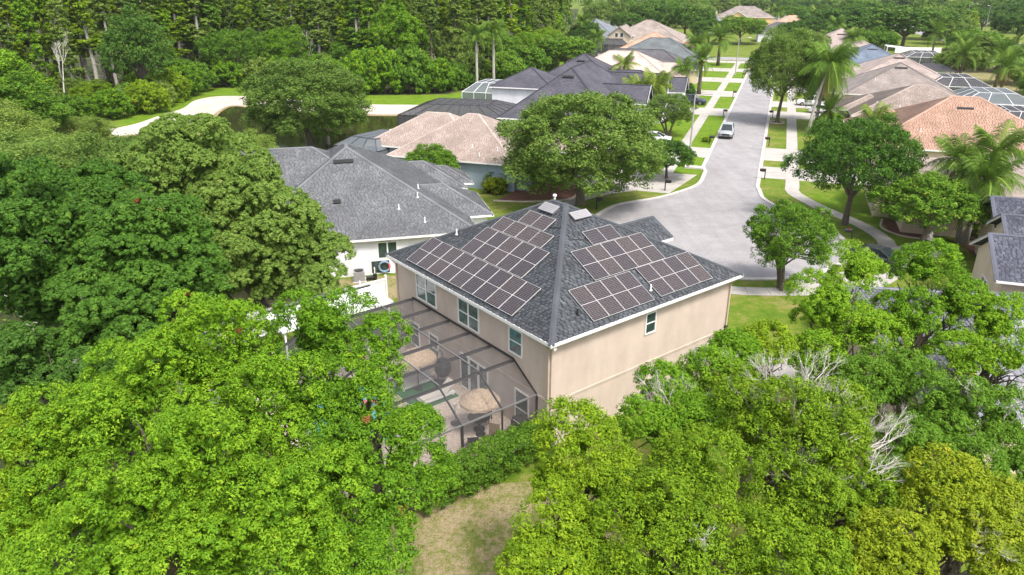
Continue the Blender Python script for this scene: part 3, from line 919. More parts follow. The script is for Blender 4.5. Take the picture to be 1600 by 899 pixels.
# ------------------------------------------------------------------ screened pool cages
def cage(label, loc, rz, lx, ly, hw, ht, inset, frame, screen, nx=4, ny=3, wd=.09, open_side=None):
    t = thing("screen_enclosure", label, "screen enclosure", loc, rz)
    fm, sm = M[frame], M[screen]
    x0, x1, y0, y1 = -lx / 2, lx / 2, -ly / 2, ly / 2
    i = inset
    lo = [(x0, y0), (x1, y0), (x1, y1), (x0, y1)]
    hi = [(x0 + i, y0 + i), (x1 - i, y0 + i), (x1 - i, y1 - i), (x0 + i, y1 - i)]
    B = lambda p, q, n='beam': beam(n, t, p, q, wd, wd * 1.4, fm)
    for k in range(4):
        a, c = lo[k], lo[(k + 1) % 4]; ha, hc = hi[k], hi[(k + 1) % 4]
        n = nx if k % 2 == 0 else ny
        B((*a, hw), (*c, hw)); B((*ha, ht), (*hc, ht)); B((*a, hw), (*ha, ht))
        B((*a, .9), (*c, .9))
        for j in range(n):
            f = j / n
            p = Vector(a).lerp(Vector(c), f); q = Vector(ha).lerp(Vector(hc), f)
            B((*p, 0), (*p, hw), 'post')
            if j: B((*p, hw), (*q, ht))
        panel("screen", t, [(*a, 0), (*c, 0), (*c, hw), (*a, hw)], sm)
        panel("screen", t, [(*a, hw), (*c, hw), (*hc, ht), (*ha, ht)], sm)
    for j in range(1, nx):
        f = j / nx
        B((hi[0][0] + (hi[1][0] - hi[0][0]) * f, hi[0][1], ht), (hi[0][0] + (hi[1][0] - hi[0][0]) * f, hi[3][1], ht))
    panel("screen", t, [(*h, ht + .02) for h in hi], sm)
    return t

# ------------------------------------------------------------------ cars
def car(label, loc, rz, paint, kind='suv', group=None, name='parked_car'):
    t = thing(name, label, 'car', loc, rz, group)
    if kind == 'suv':
        L, W, zs, zt = 4.9, 1.95, 1.05, 1.78
        st = [(-2.45, .55, .95), (-2.35, .40, 1.02), (-1.4, .28, 1.06), (1.0, .28, 1.08), (1.25, .28, 1.06), (2.2, .32, .98), (2.42, .42, .88), (2.46, .5, .75)]
        gh = [(-2.32, 1.03, 1.05), (-2.05, 1.05, 1.68), (-1.2, 1.06, 1.78), (0.3, 1.07, 1.76), (1.22, 1.07, 1.08)]
    else:
        L, W, zs, zt = 4.6, 1.84, .92, 1.45
        st = [(-2.3, .5, .86), (-2.2, .38, .94), (-1.5, .26, .97), (0.9, .26, .95), (1.2, .26, .93), (2.1, .3, .80), (2.28, .4, .70), (2.32, .48, .60)]
        gh = [(-1.95, .93, .96), (-1.1, .95, 1.38), (-.4, .95, 1.45), (.25, .95, 1.42), (1.25, .94, .95)]
    hw = W / 2
    b = MB(); ring = []
    for x, zl, zt_ in st:
        e = 0.86 if x in (st[0][0], st[-1][0]) else .95 if abs(x) > 2.1 else 1.0
        ring.append([(x, -hw * .93 * e, zl), (x, -hw * e, zl + .22), (x, -hw * e, zt_ - .14), (x, -hw * .93 * e, zt_), (x, 0, zt_ + .03), (x, hw * .93 * e, zt_), (x, hw * e, zt_ - .14), (x, hw * e, zl + .22), (x, hw * .93 * e, zl)])
    k = 9
    for r_ in ring: b.v += r_
    for i in range(len(ring) - 1):
        for j in range(k):
            b.f.append((i * k + j, (i + 1) * k + j, (i + 1) * k + (j + 1) % k, i * k + (j + 1) % k))
    b.f.append(tuple(range(k))); b.f.append(tuple(reversed(range((len(ring) - 1) * k, len(ring) * k))))
    b.build("body", M[paint], t, True)
    def shell(nm, mt, inw, z_lo, gx, full=True):
        m = MB(); rr = []
        for x, zb, zt_ in gx:
            top = hw * .70 if zt_ > zb + .3 else hw * .84
            rr.append([(x, -hw * .87, zb - .05), (x, -top, zt_), (x, 0, zt_ + .02), (x, top, zt_), (x, hw * .87, zb - .05)])
        for r_ in rr: m.v += r_
        for i in range(len(rr) - 1):
            for j in range(4):
                m.f.append((i * 5 + j, (i + 1) * 5 + j, (i + 1) * 5 + j + 1, i * 5 + j + 1))
        m.f.append((0, 1, 2, 3, 4)); m.f.append(tuple(reversed(range(len(rr) * 5 - 5, len(rr) * 5))))
        return m.build(nm, M[mt], t, False)
    shell("window", "car_glass", 0, 0, gh)
    # roof panel with pillars
    m = MB()
    tops = [g_ for g_ in gh if g_[2] > g_[1] + .3]
    for i in range(len(tops) - 1):
        (xa, _, za), (xb, _, zb) = tops[i], tops[i + 1]
        m.add([(xa, -hw * .71, za + .012), (xb, -hw * .71, zb + .012), (xb, hw * .71, zb + .012), (xa, hw * .71, za + .012), (xa, 0, za + .05), (xb, 0, zb + .05)], [(0, 1, 5, 4), (4, 5, 2, 3)])
    for sgn in (-1, 1):
        for (xb, zb), (xt, zt_) in (((gh[-1][0], gh[-1][2] - .02), (tops[-1][0], tops[-1][2])), ((gh[0][0], gh[0][2] - .02), (tops[0][0], tops[0][2])), ((-.35, gh[2][1]), (-.4, tops[1][2] if len(tops) > 1 else 1.4))):
            m.bar((xb, sgn * hw * .86, zb), (xt, sgn * hw * .715, zt_), .09, .05)
    m.build("car_roof", M[paint], t)
    wr = .36 if kind == 'suv' else .32
    for sx in (-L * .30, L * .31):
        for sy in (-1, 1):
            wv = MB()
            prof = [(wr * .62, -.11), (wr, -.09), (wr, .09), (wr * .62, .11)]
            wv.lathe(prof, 18)
            o = wv.build("wheel", M['tyre'], t); o.location = (sx, sy * (hw - .10), wr); o.rotation_euler = (R(90), 0, 0)
            rv = MB(); rv.lathe([(wr * .15, -.118), (wr * .6, -.122), (wr * .6, .122), (wr * .15, .118)], 12); rv.build("rim", M['rim'], o)
    fx = st[-1][0]
    for sy in (-1, 1):
        h_ = MB(); h_.box(fx - .18, fx - .02, sy * hw * .55 - .20, sy * hw * .55 + .20, st[-1][2] - .10, st[-1][2] + .06); h_.build("headlight", M['lens'], t)
        h_ = MB(); h_.box(st[0][0] - .01, st[0][0] + .12, sy * hw * .62 - .14, sy * hw * .62 + .14, st[0][2] - .25, st[0][2] - .03); h_.build("taillight", M['tail'], t)
        h_ = MB(); h_.box(gh[-1][0] - .35, gh[-1][0] - .15, sy * (hw + .1) - .1, sy * (hw + .1) + .1, zs - .02, zs + .14); h_.build("wing_mirror", M[paint], t)
    g_ = MB(); g_.box(fx - .05, fx + .025, -hw * .52, hw * .52, .56, .80); g_.box(fx - .10, fx + .035, -hw * .80, hw * .80, .30, .46); g_.build("grille", M['black'], t)
    return t

# ================================================================== the setting
g0 = MB()
g0.add([(-2500, -400, 0), (2500, -400, 0), (2500, 4200, 0), (-2500, 4200, 0)], [(0, 1, 2, 3)])
tag(g0.build("ground", M['lawn']), kind="structure")

def P2(*a): return [Vector((x, y)) for x, y in a]
def STL(*a): return [ST(o, t).to_2d() for o, t in a]

sheet("forest_floor", P2((-140, 100), (-100, 110), (-70, 122), (-67, 131), (-67, 150), (-66, 160), (-59, 165), (-43, 160), (-29, 149.5), (-13, 151), (-6, 165), (6, 195), (14, 240), (24, 320), (60, 700), (-700, 700), (-500, 200)), .004, M['forest_floor'])
sheet("garden_soil", P2((-70, -10), (-9, 12), (-9, 22), (-13, 33), (-15, 44), (-16, 49), (-27, 52), (-30, 75), (-58, 104), (-68, 110), (-130, 100)), .004, M['forest_floor'])
sheet("dry_lawn", P2((-9, 10), (8, 10), (7, 19), (4.5, 25), (2.2, 27.0), (-1.2, 26.6), (-3.4, 25.2), (-7, 22.5), (-9, 18)), .008, M['lawn_dry'])
sheet("side_lawn", P2((-17, 44.5), (-8.7, 47), (-4, 51.5), (-3.2, 53.0), (-13, 51), (-21, 49)), .008, M['lawn_dry'])
sheet("pond_water", P2((-62, 92), (-56.2, 109.6), (-53.1, 110.4), (-51.5, 116.3), (-51.6, 123.8), (-52.8, 132.2), (-52.9, 137.4), (-46.1, 134.0), (-35.0, 127.0), (-24.8, 125.0), (-17.2, 124.4), (-15.5, 116), (-22, 99), (-30, 92), (-45, 88)), .012, M['water'])
so = smooth_line([(-61.5, 112), (-59.5, 116.3), (-59.2, 124.8), (-58.5, 132.2), (-60.2, 141.8), (-58.4, 147.1), (-54.1, 147.8), (-47.5, 146.1), (-36.0, 140.2), (-27.1, 137.0), (-16.0, 136.3)], 4)
si = smooth_line([(-57.5, 105.8), (-54, 107.4), (-50.6, 109.2), (-48.8, 115.3), (-49.2, 122.8), (-50.6, 130.6), (-50.2, 134.9), (-45.4, 132.4), (-35.0, 126.7), (-24.8, 124.7), (-15.5, 124.1)], 4)
sm_ = smooth_line([(-57.9, 106.8), (-54.4, 108.6), (-51.6, 110.6), (-49.8, 115.8), (-50.2, 123), (-51.4, 131), (-51, 136.2), (-45.8, 133.8), (-35.2, 128.2), (-24.9, 126.3), (-15.8, 125.8)], 4)
b = MB()
n_ = len(so)
b.add([(*p, .10) for p in so] + [(*p, .06) for p in sm_], [(i, i + n_, i + n_ + 1, i + 1) for i in range(n_ - 1)])
tag(b.build("sand_bank", M['sand']), kind="structure")
b = MB()
b.add([(*p, .06) for p in sm_] + [(*p, .004) for p in si], [(i, i + n_, i + n_ + 1, i + 1) for i in range(n_ - 1)])
tag(b.build("wet_shore", M['wet_sand']), kind="structure")
sheet("pond_lawn", P2((-66, 124), (-65.0, 130.0), (-65.7, 139.3), (-66.6, 149.9), (-66.0, 158.9), (-59.4, 163.0), (-43.1, 158.3), (-28.9, 148.9), (-12.7, 150), (-5, 163.5), (6, 195), (14, 250), (24, 250), (4, 165), (-4, 138), (-16, 137), (-16.0, 136.3), (-27.1, 136.6), (-36.0, 139.8), (-47.5, 145.7), (-54.1, 147.4), (-58.2, 146.7), (-59.8, 141.8), (-58.2, 132.2), (-58.9, 124.8), (-59.2, 116.3), (-61, 114)), .016, M['lawn_lush'])

# streets
left_kerb = [ST(-3.3, t).to_2d() for t in range(150, 9, -10)] + P2((22.9, 85.2))
bulb = P2((22.9, 85.2), (20.6, 79.2), (17.3, 75.5), (14.7, 73.4), (12.2, 72.1), (10.2, 70.6), (8.3, 67.7), (6.6, 64.2), (6.4, 60), (8.3, 56), (12.2, 52.8), (16.4, 51.2), (20.5, 51.2), (24.5, 52.9), (27.6, 56.3), (28.8, 61), (28.3, 66), (26.7, 69.8), (26.0, 73.3), (26.7, 77.2))
right_kerb = [ST(3.3, t).to_2d() for t in range(2, 151, 10)]
edge = left_kerb[:-1] + [Vector(p) for p in smooth_line(bulb, 5)] + right_kerb
sheet("road", edge, .020, M['asphalt'])
sheet("cross_street", STL((-70, 152), (-3.3, 150), (3.3, 150), (40, 146), (40, 153), (4, 158), (-6, 160), (-70, 160)), .024, M['asphalt'])
sheet("main_avenue", P2((160, 276), (184, 270), (300, 268), (300, 281), (188, 282), (200, 316), (215, 386), (260, 520), (300, 620), (360, 740), (340, 745), (240, 520), (192, 386), (172, 316)), .020, M['asphalt'])
strip("kerb", edge, .42, 0, .085, M['kerb'], off=0)
sheet("garden_path", smooth_line([(170, 238), (155, 235), (147, 226), (141, 215), (136, 205), (133, 196)], 4) + [Vector((136, 194)), Vector((139, 204)), Vector((145, 215)), Vector((151, 226)), Vector((158, 232)), Vector((171, 235))], .012, M['concrete'])
sheet("dry_field", P2((92, 130), (100, 126), (150, 180), (260, 255), (182, 266), (160, 262), (128, 240), (112, 200)), .008, M['lawn_dry'])
sheet("street_verge", STL((-15.5, 6), (-3.4, 6), (-3.4, 148), (-15.5, 148)), .008, M['lawn_lush'])
sheet("far_verge", STL((3.4, -2), (15, -2), (15, 148), (3.4, 148)), .008, M['lawn'])
sheet("corner_lawn", P2((30, 75), (31, 69), (32.6, 64), (33, 60), (31.5, 56), (36, 56), (39, 62), (38, 70), (37, 76)), .012, M['lawn_lush'])
sheet("mulch_bed", P2((33.6, 62), (36.2, 60.2), (37.5, 62.5), (36.5, 66.5), (34.8, 66)), .018, M['mulch'])
strip("mulch_edging", smooth_line([(34.8, 66), (33.6, 63.5), (34.2, 61.2), (36.2, 60.0)], 4), .18, .02, .1, M['pavers'])
sheet("flower_bed", STL((-21.8, -12.5), (-14.5, -9), (-15.5, -3.5), (-20.3, -2)), .012, M['mulch'])
strip("flower_bed_edging", smooth_line([ST(-22, -12.6).to_2d(), ST(-18, -11.6).to_2d(), ST(-14.6, -9).to_2d(), ST(-15.4, -3.6).to_2d()], 4), .2, .015, .1, M['pavers'])
sheet("garden_border", P2((37.2, 53.6), (39.2, 52.8), (40.6, 58.6), (38.6, 60.6)), .018, M['mulch'])

def slab_row(name, pts, wd, step=1.55, h=.035):
    """a pavement of separate concrete slabs"""
    root = thing(name, None, None)
    root["kind"] = "structure"
    P = [np.array(p[:2], float) for p in pts]
    seg = [np.linalg.norm(P[i + 1] - P[i]) for i in range(len(P) - 1)]
    cum = np.concatenate([[0], np.cumsum(seg)])
    def at(s):
        i = min(int(np.searchsorted(cum, s, 'right')) - 1, len(seg) - 1); f = (s - cum[i]) / seg[i]
        d = (P[i + 1] - P[i]) / seg[i]
        return P[i] + (P[i + 1] - P[i]) * f, np.array([-d[1], d[0]])
    s = 0
    while s < cum[-1] - .3:
        e = min(s + step - .03, cum[-1] - .001)
        (a, na), (c, nc) = at(s), at(e)
        b = MB(); q = [a + na * wd / 2, a - na * wd / 2, c - nc * wd / 2, c + nc * wd / 2]
        z = h + random.uniform(-.004, .004)
        b.add([(*p, -.02) for p in q] + [(*p, z) for p in q], [(4, 5, 6, 7), (0, 1, 5, 4), (1, 2, 6, 5), (2, 3, 7, 6), (3, 0, 4, 7)])
        b.build("slab", M['concrete'], root)
        s += step
    return root

slab_row("sidewalk", [ST(-7.05, t).to_2d() for t in range(148, 4, -6)] + smooth_line([ST(-7.05, 4).to_2d(), (13.8, 78.0), (10.3, 76.0), (7.7, 74), (5.6, 71.2), (3.9, 67.8), (3.0, 63), (3.4, 58)], 5), 1.45)
slab_row("sidewalk", [ST(6.9, t).to_2d() for t in range(140, 4, -6)] + smooth_line([ST(6.9, 4).to_2d(), (29.9, 75.5), (30.6, 70), (32.0, 65.2), (32.4, 61), (31.5, 57.6), (29.6, 53.0), (26.6, 50.0), (22.3, 48.8), (17, 48.7), (12, 50), (8, 52.2)], 5), 1.45)

def driveway(pts, nx=2, ny=3):
    """pts: four corners; cast in separate panels"""
    root = thing("driveway", None, None); root["kind"] = "structure"
    A, B, C, D = [np.array(p[:2]) for p in pts]
    L = lambda u, v: (A * (1 - u) + B * u) * (1 - v) + (D * (1 - u) + C * u) * v
    e = .012
    for i in range(nx):
        for j in range(ny):
            q = [L((i + e) / nx, (j + e) / ny), L((i + 1 - e) / nx, (j + e) / ny), L((i + 1 - e) / nx, (j + 1 - e) / ny), L((i + e) / nx, (j + 1 - e) / ny)]
            b = MB(); z = .028 + random.uniform(-.003, .003)
            b.add([(*p, z) for p in q] + [(*p, -.02) for p in q], [(0, 1, 2, 3) if (q[1] - q[0])[0] * (q[3] - q[0])[1] - (q[1] - q[0])[1] * (q[3] - q[0])[0] > 0 else (3, 2, 1, 0), (4, 5, 1, 0), (5, 6, 2, 1), (6, 7, 3, 2), (7, 4, 0, 3)])
            b.build("slab", M['concrete'], root)
    return root
driveway([ST(-3.5, 5.6), ST(-16, 5.0), ST(-16, -3.5), (16.6, 75.3)], 3, 2)
for t0, t1 in ((15.2, 21.5), (49, 57.1), (72.6, 81.2), (96.2, 104.8), (119, 127), (142, 148)):
    driveway([ST(-3.5, t1), ST(-17, t1), ST(-17, t0), ST(-3.5, t0)], 4, 2)
for t0, t1 in ((6.6, 12.6), (16.2, 24.2), (50, 57.2), (62.2, 69.5), (84, 92), (108, 116)):
    driveway([ST(3.5, t0), ST(17, t0), ST(17, t1), ST(3.5, t1)], 4, 2)
driveway([(27.8, 56.0), (29.6, 53.4), (36, 56.5), (34.5, 59.5)], 2, 1)
driveway([(20.6, 50.6), (25.6, 52.6), (30, 44), (24, 41)], 2, 3)
driveway([(15.0, 35.2), (18.2, 36.0), (17.4, 39.0), (14.6, 38.4)], 2, 1)

# ================================================================== the main house
HX = R(37.88)
HL = Vector((1.801, 29.365, 0))
def H(x, y, z=0):
    c, s = math.cos(HX), math.sin(HX)
    return Vector((HL.x + x * c - y * s, HL.y + x * s + y * c, z))
SLP = .526; TH = math.atan(SLP); EV = 5.8
mb = (-.4, 13.438, -.4, 14.509, EV, SLP, 'hip')
wing = (7.6, 15.3, 6.15, 9.8, EV - .02, SLP, 'gx')
main = house("two_storey_house", "tan stucco two storey house with solar panels on its slate grey hip roof", HL, HX,
    [mb, wing], M['roof_slate'], M['stucco_tan'], M['tabs_slate'], ov=.4, seed=3, row=.16,
    wins=[((0, 11.72, 3.93), 1.95, 1.47, (-1, 0), 2, 2, 'white', 'glass_teal'), ((0, 7.47, 3.95), 1.76, 1.34, (-1, 0), 2, 2, 'white', 'glass_teal'), ((0, 3.08, 4.02), .92, 1.24, (-1, 0), 1, 2, 'white', 'glass_teal'),
          ((6.22, 0, 4.22), .65, 1.05, (0, -1), 1, 2), ((0, 12.66, .62), .85, 1.4, (-1, 0), 1, 2), ((0, 10.6, .5), .85, 1.5, (-1, 0), 1, 2), ((0, 2.6, .1), .95, 1.95, (-1, 0), 1, 2)])
for i in range(3):
    window_part(main, (0, 7.42 - i * .86, .1), .70, 1.95, (-1, 0), 1, 1, 'white', 'glass', "glass_door")
m = MB(); m.box(13.04, 13.065, -.02, 0.0, 2.44, 2.52)
m = MB(); m.box(0.02, 13.02, -.035, 0.0, 2.42, 2.54); m.box(-.035, 0, 0.02, 14.1, 2.42, 2.54); m.build("belly_band", M['stucco_tan'], main)
def downspout(x, y, z0=.0, dx=0, dy=0):
    m = MB(); m.bar((x, y, z0), (x, y, EV - .55), .09, .07); m.bar((x, y, EV - .55), (x + dx, y + dy, EV - .16), .09, .07)
    m.build("downspout", M['beige_trim'], main)
downspout(-.06, .14, 0, -.3, -.1); downspout(12.94, -.06, 0, .1, -.3); downspout(-.06, 14.0, 0, -.3, .1)
# solar panels
def panel_meshes():
    wd, ht = 1.045, 2.02
    f = MB(); t = .015
    f.box(-wd / 2, wd / 2, -ht / 2, -ht / 2 + t, .06, .10); f.box(-wd / 2, wd / 2, ht / 2 - t, ht / 2, .06, .10)
    f.box(-wd / 2, -wd / 2 + t, -ht / 2 + t, ht / 2 - t, .06, .10); f.box(wd / 2 - t, wd / 2, -ht / 2 + t, ht / 2 - t, .06, .10)
    f.box(-wd / 2 + t, wd / 2 - t, -.011, .011, .06, .099)
    f.box(-wd / 2 + t, wd / 2 - t, -ht / 2 + t, ht / 2 - t, .05, .06)
    fm = f.mesh("solar_panel", M['panel_frame'])
    c = MB(); x, y0, y1 = wd / 2 - t, .011, ht / 2 - t
    c.add([(-x, y0, .093), (x, y0, .093), (x, y1, .093), (-x, y1, .093), (-x, -y1, .093), (x, -y1, .093), (x, -y0, .093), (-x, -y0, .093)], [(0, 1, 2, 3), (4, 5, 6, 7)])
    cm = c.mesh("cells", M['cells'])
    uv = cm.uv_layers.new(name="UVMap")
    for lp in cm.loops:
        v = cm.vertices[lp.vertex_index].co
        uv.data[lp.index].uv = (v.x + x, (v.y - y0) if v.y > 0 else (v.y + y1))
    return fm, cm
PFM, PCM = panel_meshes()
def roof_pt(side, a, d, lift=.0):
    """a metres along the eave from the near corner, d metres up the slope"""
    c, s = math.cos(TH), math.sin(TH)
    if side == 'L':
        e, u, n = Vector((0, 1, 0)), Vector((c, 0, s)), Vector((-s, 0, c))
        return Vector((-.4, a - .4, EV)) + u * d + n * lift, -e, u, n
    e, u, n = Vector((1, 0, 0)), Vector((0, c, s)), Vector((0, -s, c))
    return Vector((a - .4, -.4, EV)) + u * d + n * lift, e, u, n
def array(side, a0, a1, d0, d1, n, land=False):
    for i in range(n):
        a = a0 + (a1 - a0) * (i + .5) / n
        p, e, u, nn = roof_pt(side, a, (d0 + d1) / 2, .02)
        if land: e, u = u, -e
        sx = ((a1 - a0) / n - .018) / (2.02 if land else 1.045); sy = (d1 - d0 - .01) / (1.045 if land else 2.02)
        if land: sx, sy = sy, sx
        o = link(bpy.data.objects.new("solar_panel", PFM), main)
        o.matrix_local = Matrix(((e.x * sx, u.x * sy, nn.x, p.x), (e.y * sx, u.y * sy, nn.y, p.y), (e.z * sx, u.z * sy, nn.z, p.z), (0, 0, 0, 1)))
        link(bpy.data.objects.new("cells", PCM), o)
array('L', 3.10, 12.87, .28, 2.33, 9); array('L', 4.68, 10.06, 2.37, 4.42, 5); array('L', 5.43, 9.77, 4.46, 5.48, 2, True); array('L', 6.35, 8.52, 5.52, 6.52, 1, True)
array('R', 4.64, 9.80, 2.46, 4.55, 5); array('R', 2.80, 6.97, .33, 2.39, 4); array('R', 7.47, 11.56, .37, 2.45, 4); array('R', 6.25, 8.34, 4.58, 5.60, 1, True)
def roof_box(side, a, d, wd, ht, mt):
    p, e, u, n = roof_pt(side, a, d, .02)
    m = MB(); m.box(-wd / 2, wd / 2, -ht / 2, ht / 2, 0, .12); m.box(-wd / 2 - .07, wd / 2 + .07, -ht / 2 - .07, ht / 2 + .05, .12, .17)
    for k in range(4): m.box(-wd / 2 + .05, wd / 2 - .05, -ht / 2 + ht * (k + .3) / 4, -ht / 2 + ht * (k + .7) / 4, .17, .185)
    o = m.build("roof_vent", mt, main)
    o.matrix_local = Matrix(((e.x, u.x, n.x, p.x), (e.y, u.y, n.y, p.y), (e.z, u.z, n.z, p.z), (0, 0, 0, 1)))
roof_box('L', 7.5, 7.08, 1.05, .5, M['vent_grey']); roof_box('R', 7.05, 6.75, 1.1, .45, M['vent_grey'])
for side, a, d in (('R', 7.30, .95), ('L', 11.6, 3.2), ('R', 2.35, 1.0)):
    p, e, u, n = roof_pt(side, a, d)
    m = MB(); m.tube([(0, 0, -.1), (0, 0, .33)], [.045, .045], 8); m.lathe([(.09, 0), (.09, .04)], 8)
    o = m.build("vent_pipe", M['white'] if a != 2.35 else M['black'], main); o.location = p
m = MB(); m.lathe([(.06, 0), (.06, .14), (.10, .15), (.12, .22), (.08, .28), (.02, .30)], 12)
o = m.build("turbine_vent", M['white'], main); o.location = (6.9, 7.9, EV + 6.9 * SLP - .08)
def conduit(pts):
    m = MB(); m.tube([roof_pt(*q, .04)[0] for q in pts], [.03] * len(pts), 5); m.build("conduit", M['black'], main)
conduit([('L', 6.3, 5.9), ('L', 5.6, 6.2)]); conduit([('R', 5.2, 5.4), ('R', 6.2, 5.1)])
m = MB(); m.box(-.12, .12, -.05, .05, -.08, .08); m.tube([(0, -.05, 0), (0, -.25, -.05)], [.07, .09], 8); o = m.build("security_light", M['white'], main); o.location = (-.1, -.1, EV - .3)
m = MB(); m.box(12.85, 13.0, -.16, 0, 2.5, 2.75); m.build("camera_box", M['black'], main)

# ================================================================== pool cage and what is under it
sheet("pool_deck", [H(*p).to_2d() for p in ((-9.6, .8), (0, .8), (0, 14), (-9.6, 14))], .030, M['pavers'])
pool = [(-8.6, 5.2), (-8.6, 11.6), (-4.6, 11.6), (-4.0, 10.6), (-4.0, 6.4), (-4.8, 5.2)]
sheet("pool_water", [H(*p).to_2d() for p in pool], .036, M['pool'])
strip("pool_coping", [H(*p) for p in pool + pool[:1]], .3, .03, .05, M['concrete'])
cg = thing("pool_cage", "dark bronze framed mesh cage over the patio against the tan wall", "screen enclosure", HL, HX)
BZ, BM = M['bronze'], M['screen_dark']
XO, XT, ZT, ZE, Y0, YT, Y1 = -8.8, -6.6, 3.66, 2.5, .97, 2.78, 12.3
ys = [12.26, 10.36, 8.47, 6.57, 4.67, YT]
for y in ys:
    beam("beam", cg, (-.02, y, ZT - .07), (XT, y, ZT - .07), .07, .16, BZ); beam("beam", cg, (XT, y, ZT), (XO, y, ZE), .07, .12, BZ)
    beam("post", cg, (XO, y, 0), (XO, y, ZE), .07, .09, BZ)
for x in (-2.1, -4.33, XT):
    beam("purlin", cg, (x, YT, ZT + .05), (x, Y1, ZT + .05), .055, .055, M['rail_grey'])
    beam("beam", cg, (x, YT, ZT), (x, Y0, ZE), .06, .09, M['bronze'])
    beam("post", cg, (x, Y0, 0), (x, Y0, ZE), .12 if x == -4.33 else .06, .08, BZ)
beam("beam", cg, (-.03, Y1, ZT), (-.03, YT, ZT), .05, .12, BZ); beam("beam", cg, (-.03, YT, ZT), (-.03, Y0, ZE), .05, .09, BZ)
beam("beam", cg, (-.03, Y0, ZE), (XO, Y0, ZE), .065, .085, M['rail_grey']); beam("beam", cg, (XO, Y0, ZE), (XO, Y1, ZE), .09, .12, BZ)
beam("beam", cg, (XT, YT, ZT), (XO, Y0, ZE), .07, .10, BZ)
beam("post", cg, (-.04, Y0, 0), (-.04, Y0, ZE), .08, .08, BZ); beam("post", cg, (XO, Y0, 0), (XO, Y0, ZE), .09, .09, BZ)
beam("beam", cg, (-.03, Y0, .9), (XO, Y0, .9), .05, .07, BZ); beam("beam", cg, (XO, Y0, .9), (XO, Y1, .9), .05, .07, BZ)
xs = [0, -2.1, -4.33, XT]
for i in range(5):
    for j in range(3):
        panel("screen", cg, [(xs[j], ys[i], ZT), (xs[j + 1], ys[i], ZT), (xs[j + 1], ys[i + 1], ZT), (xs[j], ys[i + 1], ZT)], BM)
    panel("screen", cg, [(XT, ys[i], ZT), (XO, ys[i], ZE), (XO, ys[i + 1], ZE), (XT, ys[i + 1], ZT)], BM)
    panel("screen", cg, [(XO, ys[i], 0), (XO, ys[i], ZE), (XO, ys[i + 1], ZE), (XO, ys[i + 1], 0)], BM)
for j in range(3):
    panel("screen", cg, [(xs[j], YT, ZT), (xs[j + 1], YT, ZT), (xs[j + 1], Y0, ZE), (xs[j], Y0, ZE)], BM)
    panel("screen", cg, [(xs[j], Y0, 0), (xs[j + 1], Y0, 0), (xs[j + 1], Y0, ZE), (xs[j], Y0, ZE)], BM)
panel("screen", cg, [(XT, YT, ZT), (XO, YT, ZE), (XO, Y0, ZE)], BM); panel("screen", cg, [(XT, YT, ZT), (XO, Y0, ZE), (XT, Y0, ZE)], BM)
panel("screen", cg, [(0, Y1, 0), (XO, Y1, 0), (XO, Y1, ZE), (XT, Y1, ZT), (0, Y1, ZT)], BM)

def local(name, label, cat, x, y, rz=0.0, z=.03, group=None):
    return thing(name, label, cat, H(x, y, z), HX + rz, group)
def straw_umbrella(x, y, label, r=.98, h=2.62):
    t = local("straw_umbrella", label, "umbrella", x, y)
    m = MB(); m.tube([(0, 0, 0), (0, 0, h - .1)], [.03, .03], 8); m.lathe([(.25, 0), (.25, .05), (.06, .09)], 14); m.build("pole", M['black'], t)
    for k in range(4):
        f0, f1 = k / 4, (k + 1) / 4
        z = lambda f: h - .10 - .52 * f ** 1.25
        m = MB(); n = 30; g = random.Random(k); ring = []
        for q, (f, dz) in enumerate(((max(f0 - .06, .02), .05), (f1, .03), (f1 + .015, -.10))):
            ring.append([((f * r + g.uniform(-.02, .03)) * math.cos(6.2832 * j / n), (f * r + g.uniform(-.02, .03)) * math.sin(6.2832 * j / n), z(f) + dz - .02 * k + g.uniform(-.035, .02) * (q > 0)) for j in range(n)])
        for rr in ring: m.v += rr
        for i in range(2):
            for j in range(n): m.f.append((i * n + j, (i + 1) * n + j, (i + 1) * n + (j + 1) % n, i * n + (j + 1) % n))
        m.f.append(tuple(range(n)))
        m.build("thatch_tier", M['thatch'], t)
straw_umbrella(-1.95, 2.95, "round straw umbrella over the dark patio table beside the hedge")
straw_umbrella(-2.1, 8.55, "straw umbrella standing between the two white daybeds under the mesh", r=1.05)
t = local("patio_table", "dark round patio table in the shade of the straw umbrella", "table", -1.75, 3.35)
m = MB(); m.lathe([(.55, .70), (.57, .72), (.57, .74), (.55, .75)], 24); m.build("table_top", M['black'], t)
m = MB(); m.tube([(0, 0, 0), (0, 0, .70)], [.05, .05], 8); m.lathe([(.3, 0), (.3, .04), (.08, .07)], 12); m.build("pedestal", M['black'], t)
def patio_chair(x, y, rz, label, seatm, framem, backm=None):
    t = local("patio_chair", label, "chair", x, y, rz)
    m = MB(); m.box(-.27, .27, -.27, .27, .38, .47); m.build("seat", M[seatm], t)
    m = MB(); m.bar((-.24, .27, .44), (-.24, .42, .92), .05, .05); m.bar((.24, .27, .44), (.24, .42, .92), .05, .05); m.add([(-.25, .28, .48), (.25, .28, .48), (.25, .42, .92), (-.25, .42, .92), (-.25, .33, .48), (.25, .33, .48), (.25, .47, .92), (-.25, .47, .92)], [(0, 1, 2, 3), (7, 6, 5, 4), (0, 4, 5, 1), (2, 6, 7, 3), (1, 5, 6, 2), (0, 3, 7, 4)]); m.build("backrest", M[backm or framem], t)
    for sx in (-.24, .24):
        for sy in (-.24, .24):
            m = MB(); m.bar((sx, sy, 0), (sx, sy, .38), .04, .04); m.build("leg", M[framem], t)
    return t
patio_chair(-2.95, 2.2, 2.6, "white cushioned chair at the hedge end of the patio", 'cushion', 'bronze')
patio_chair(-1.75, 2.05, 2.2, "tan wicker chair tilted beside the hedge and the white chair", 'wicker', 'wicker', 'wicker').rotation_euler[0] = R(24)
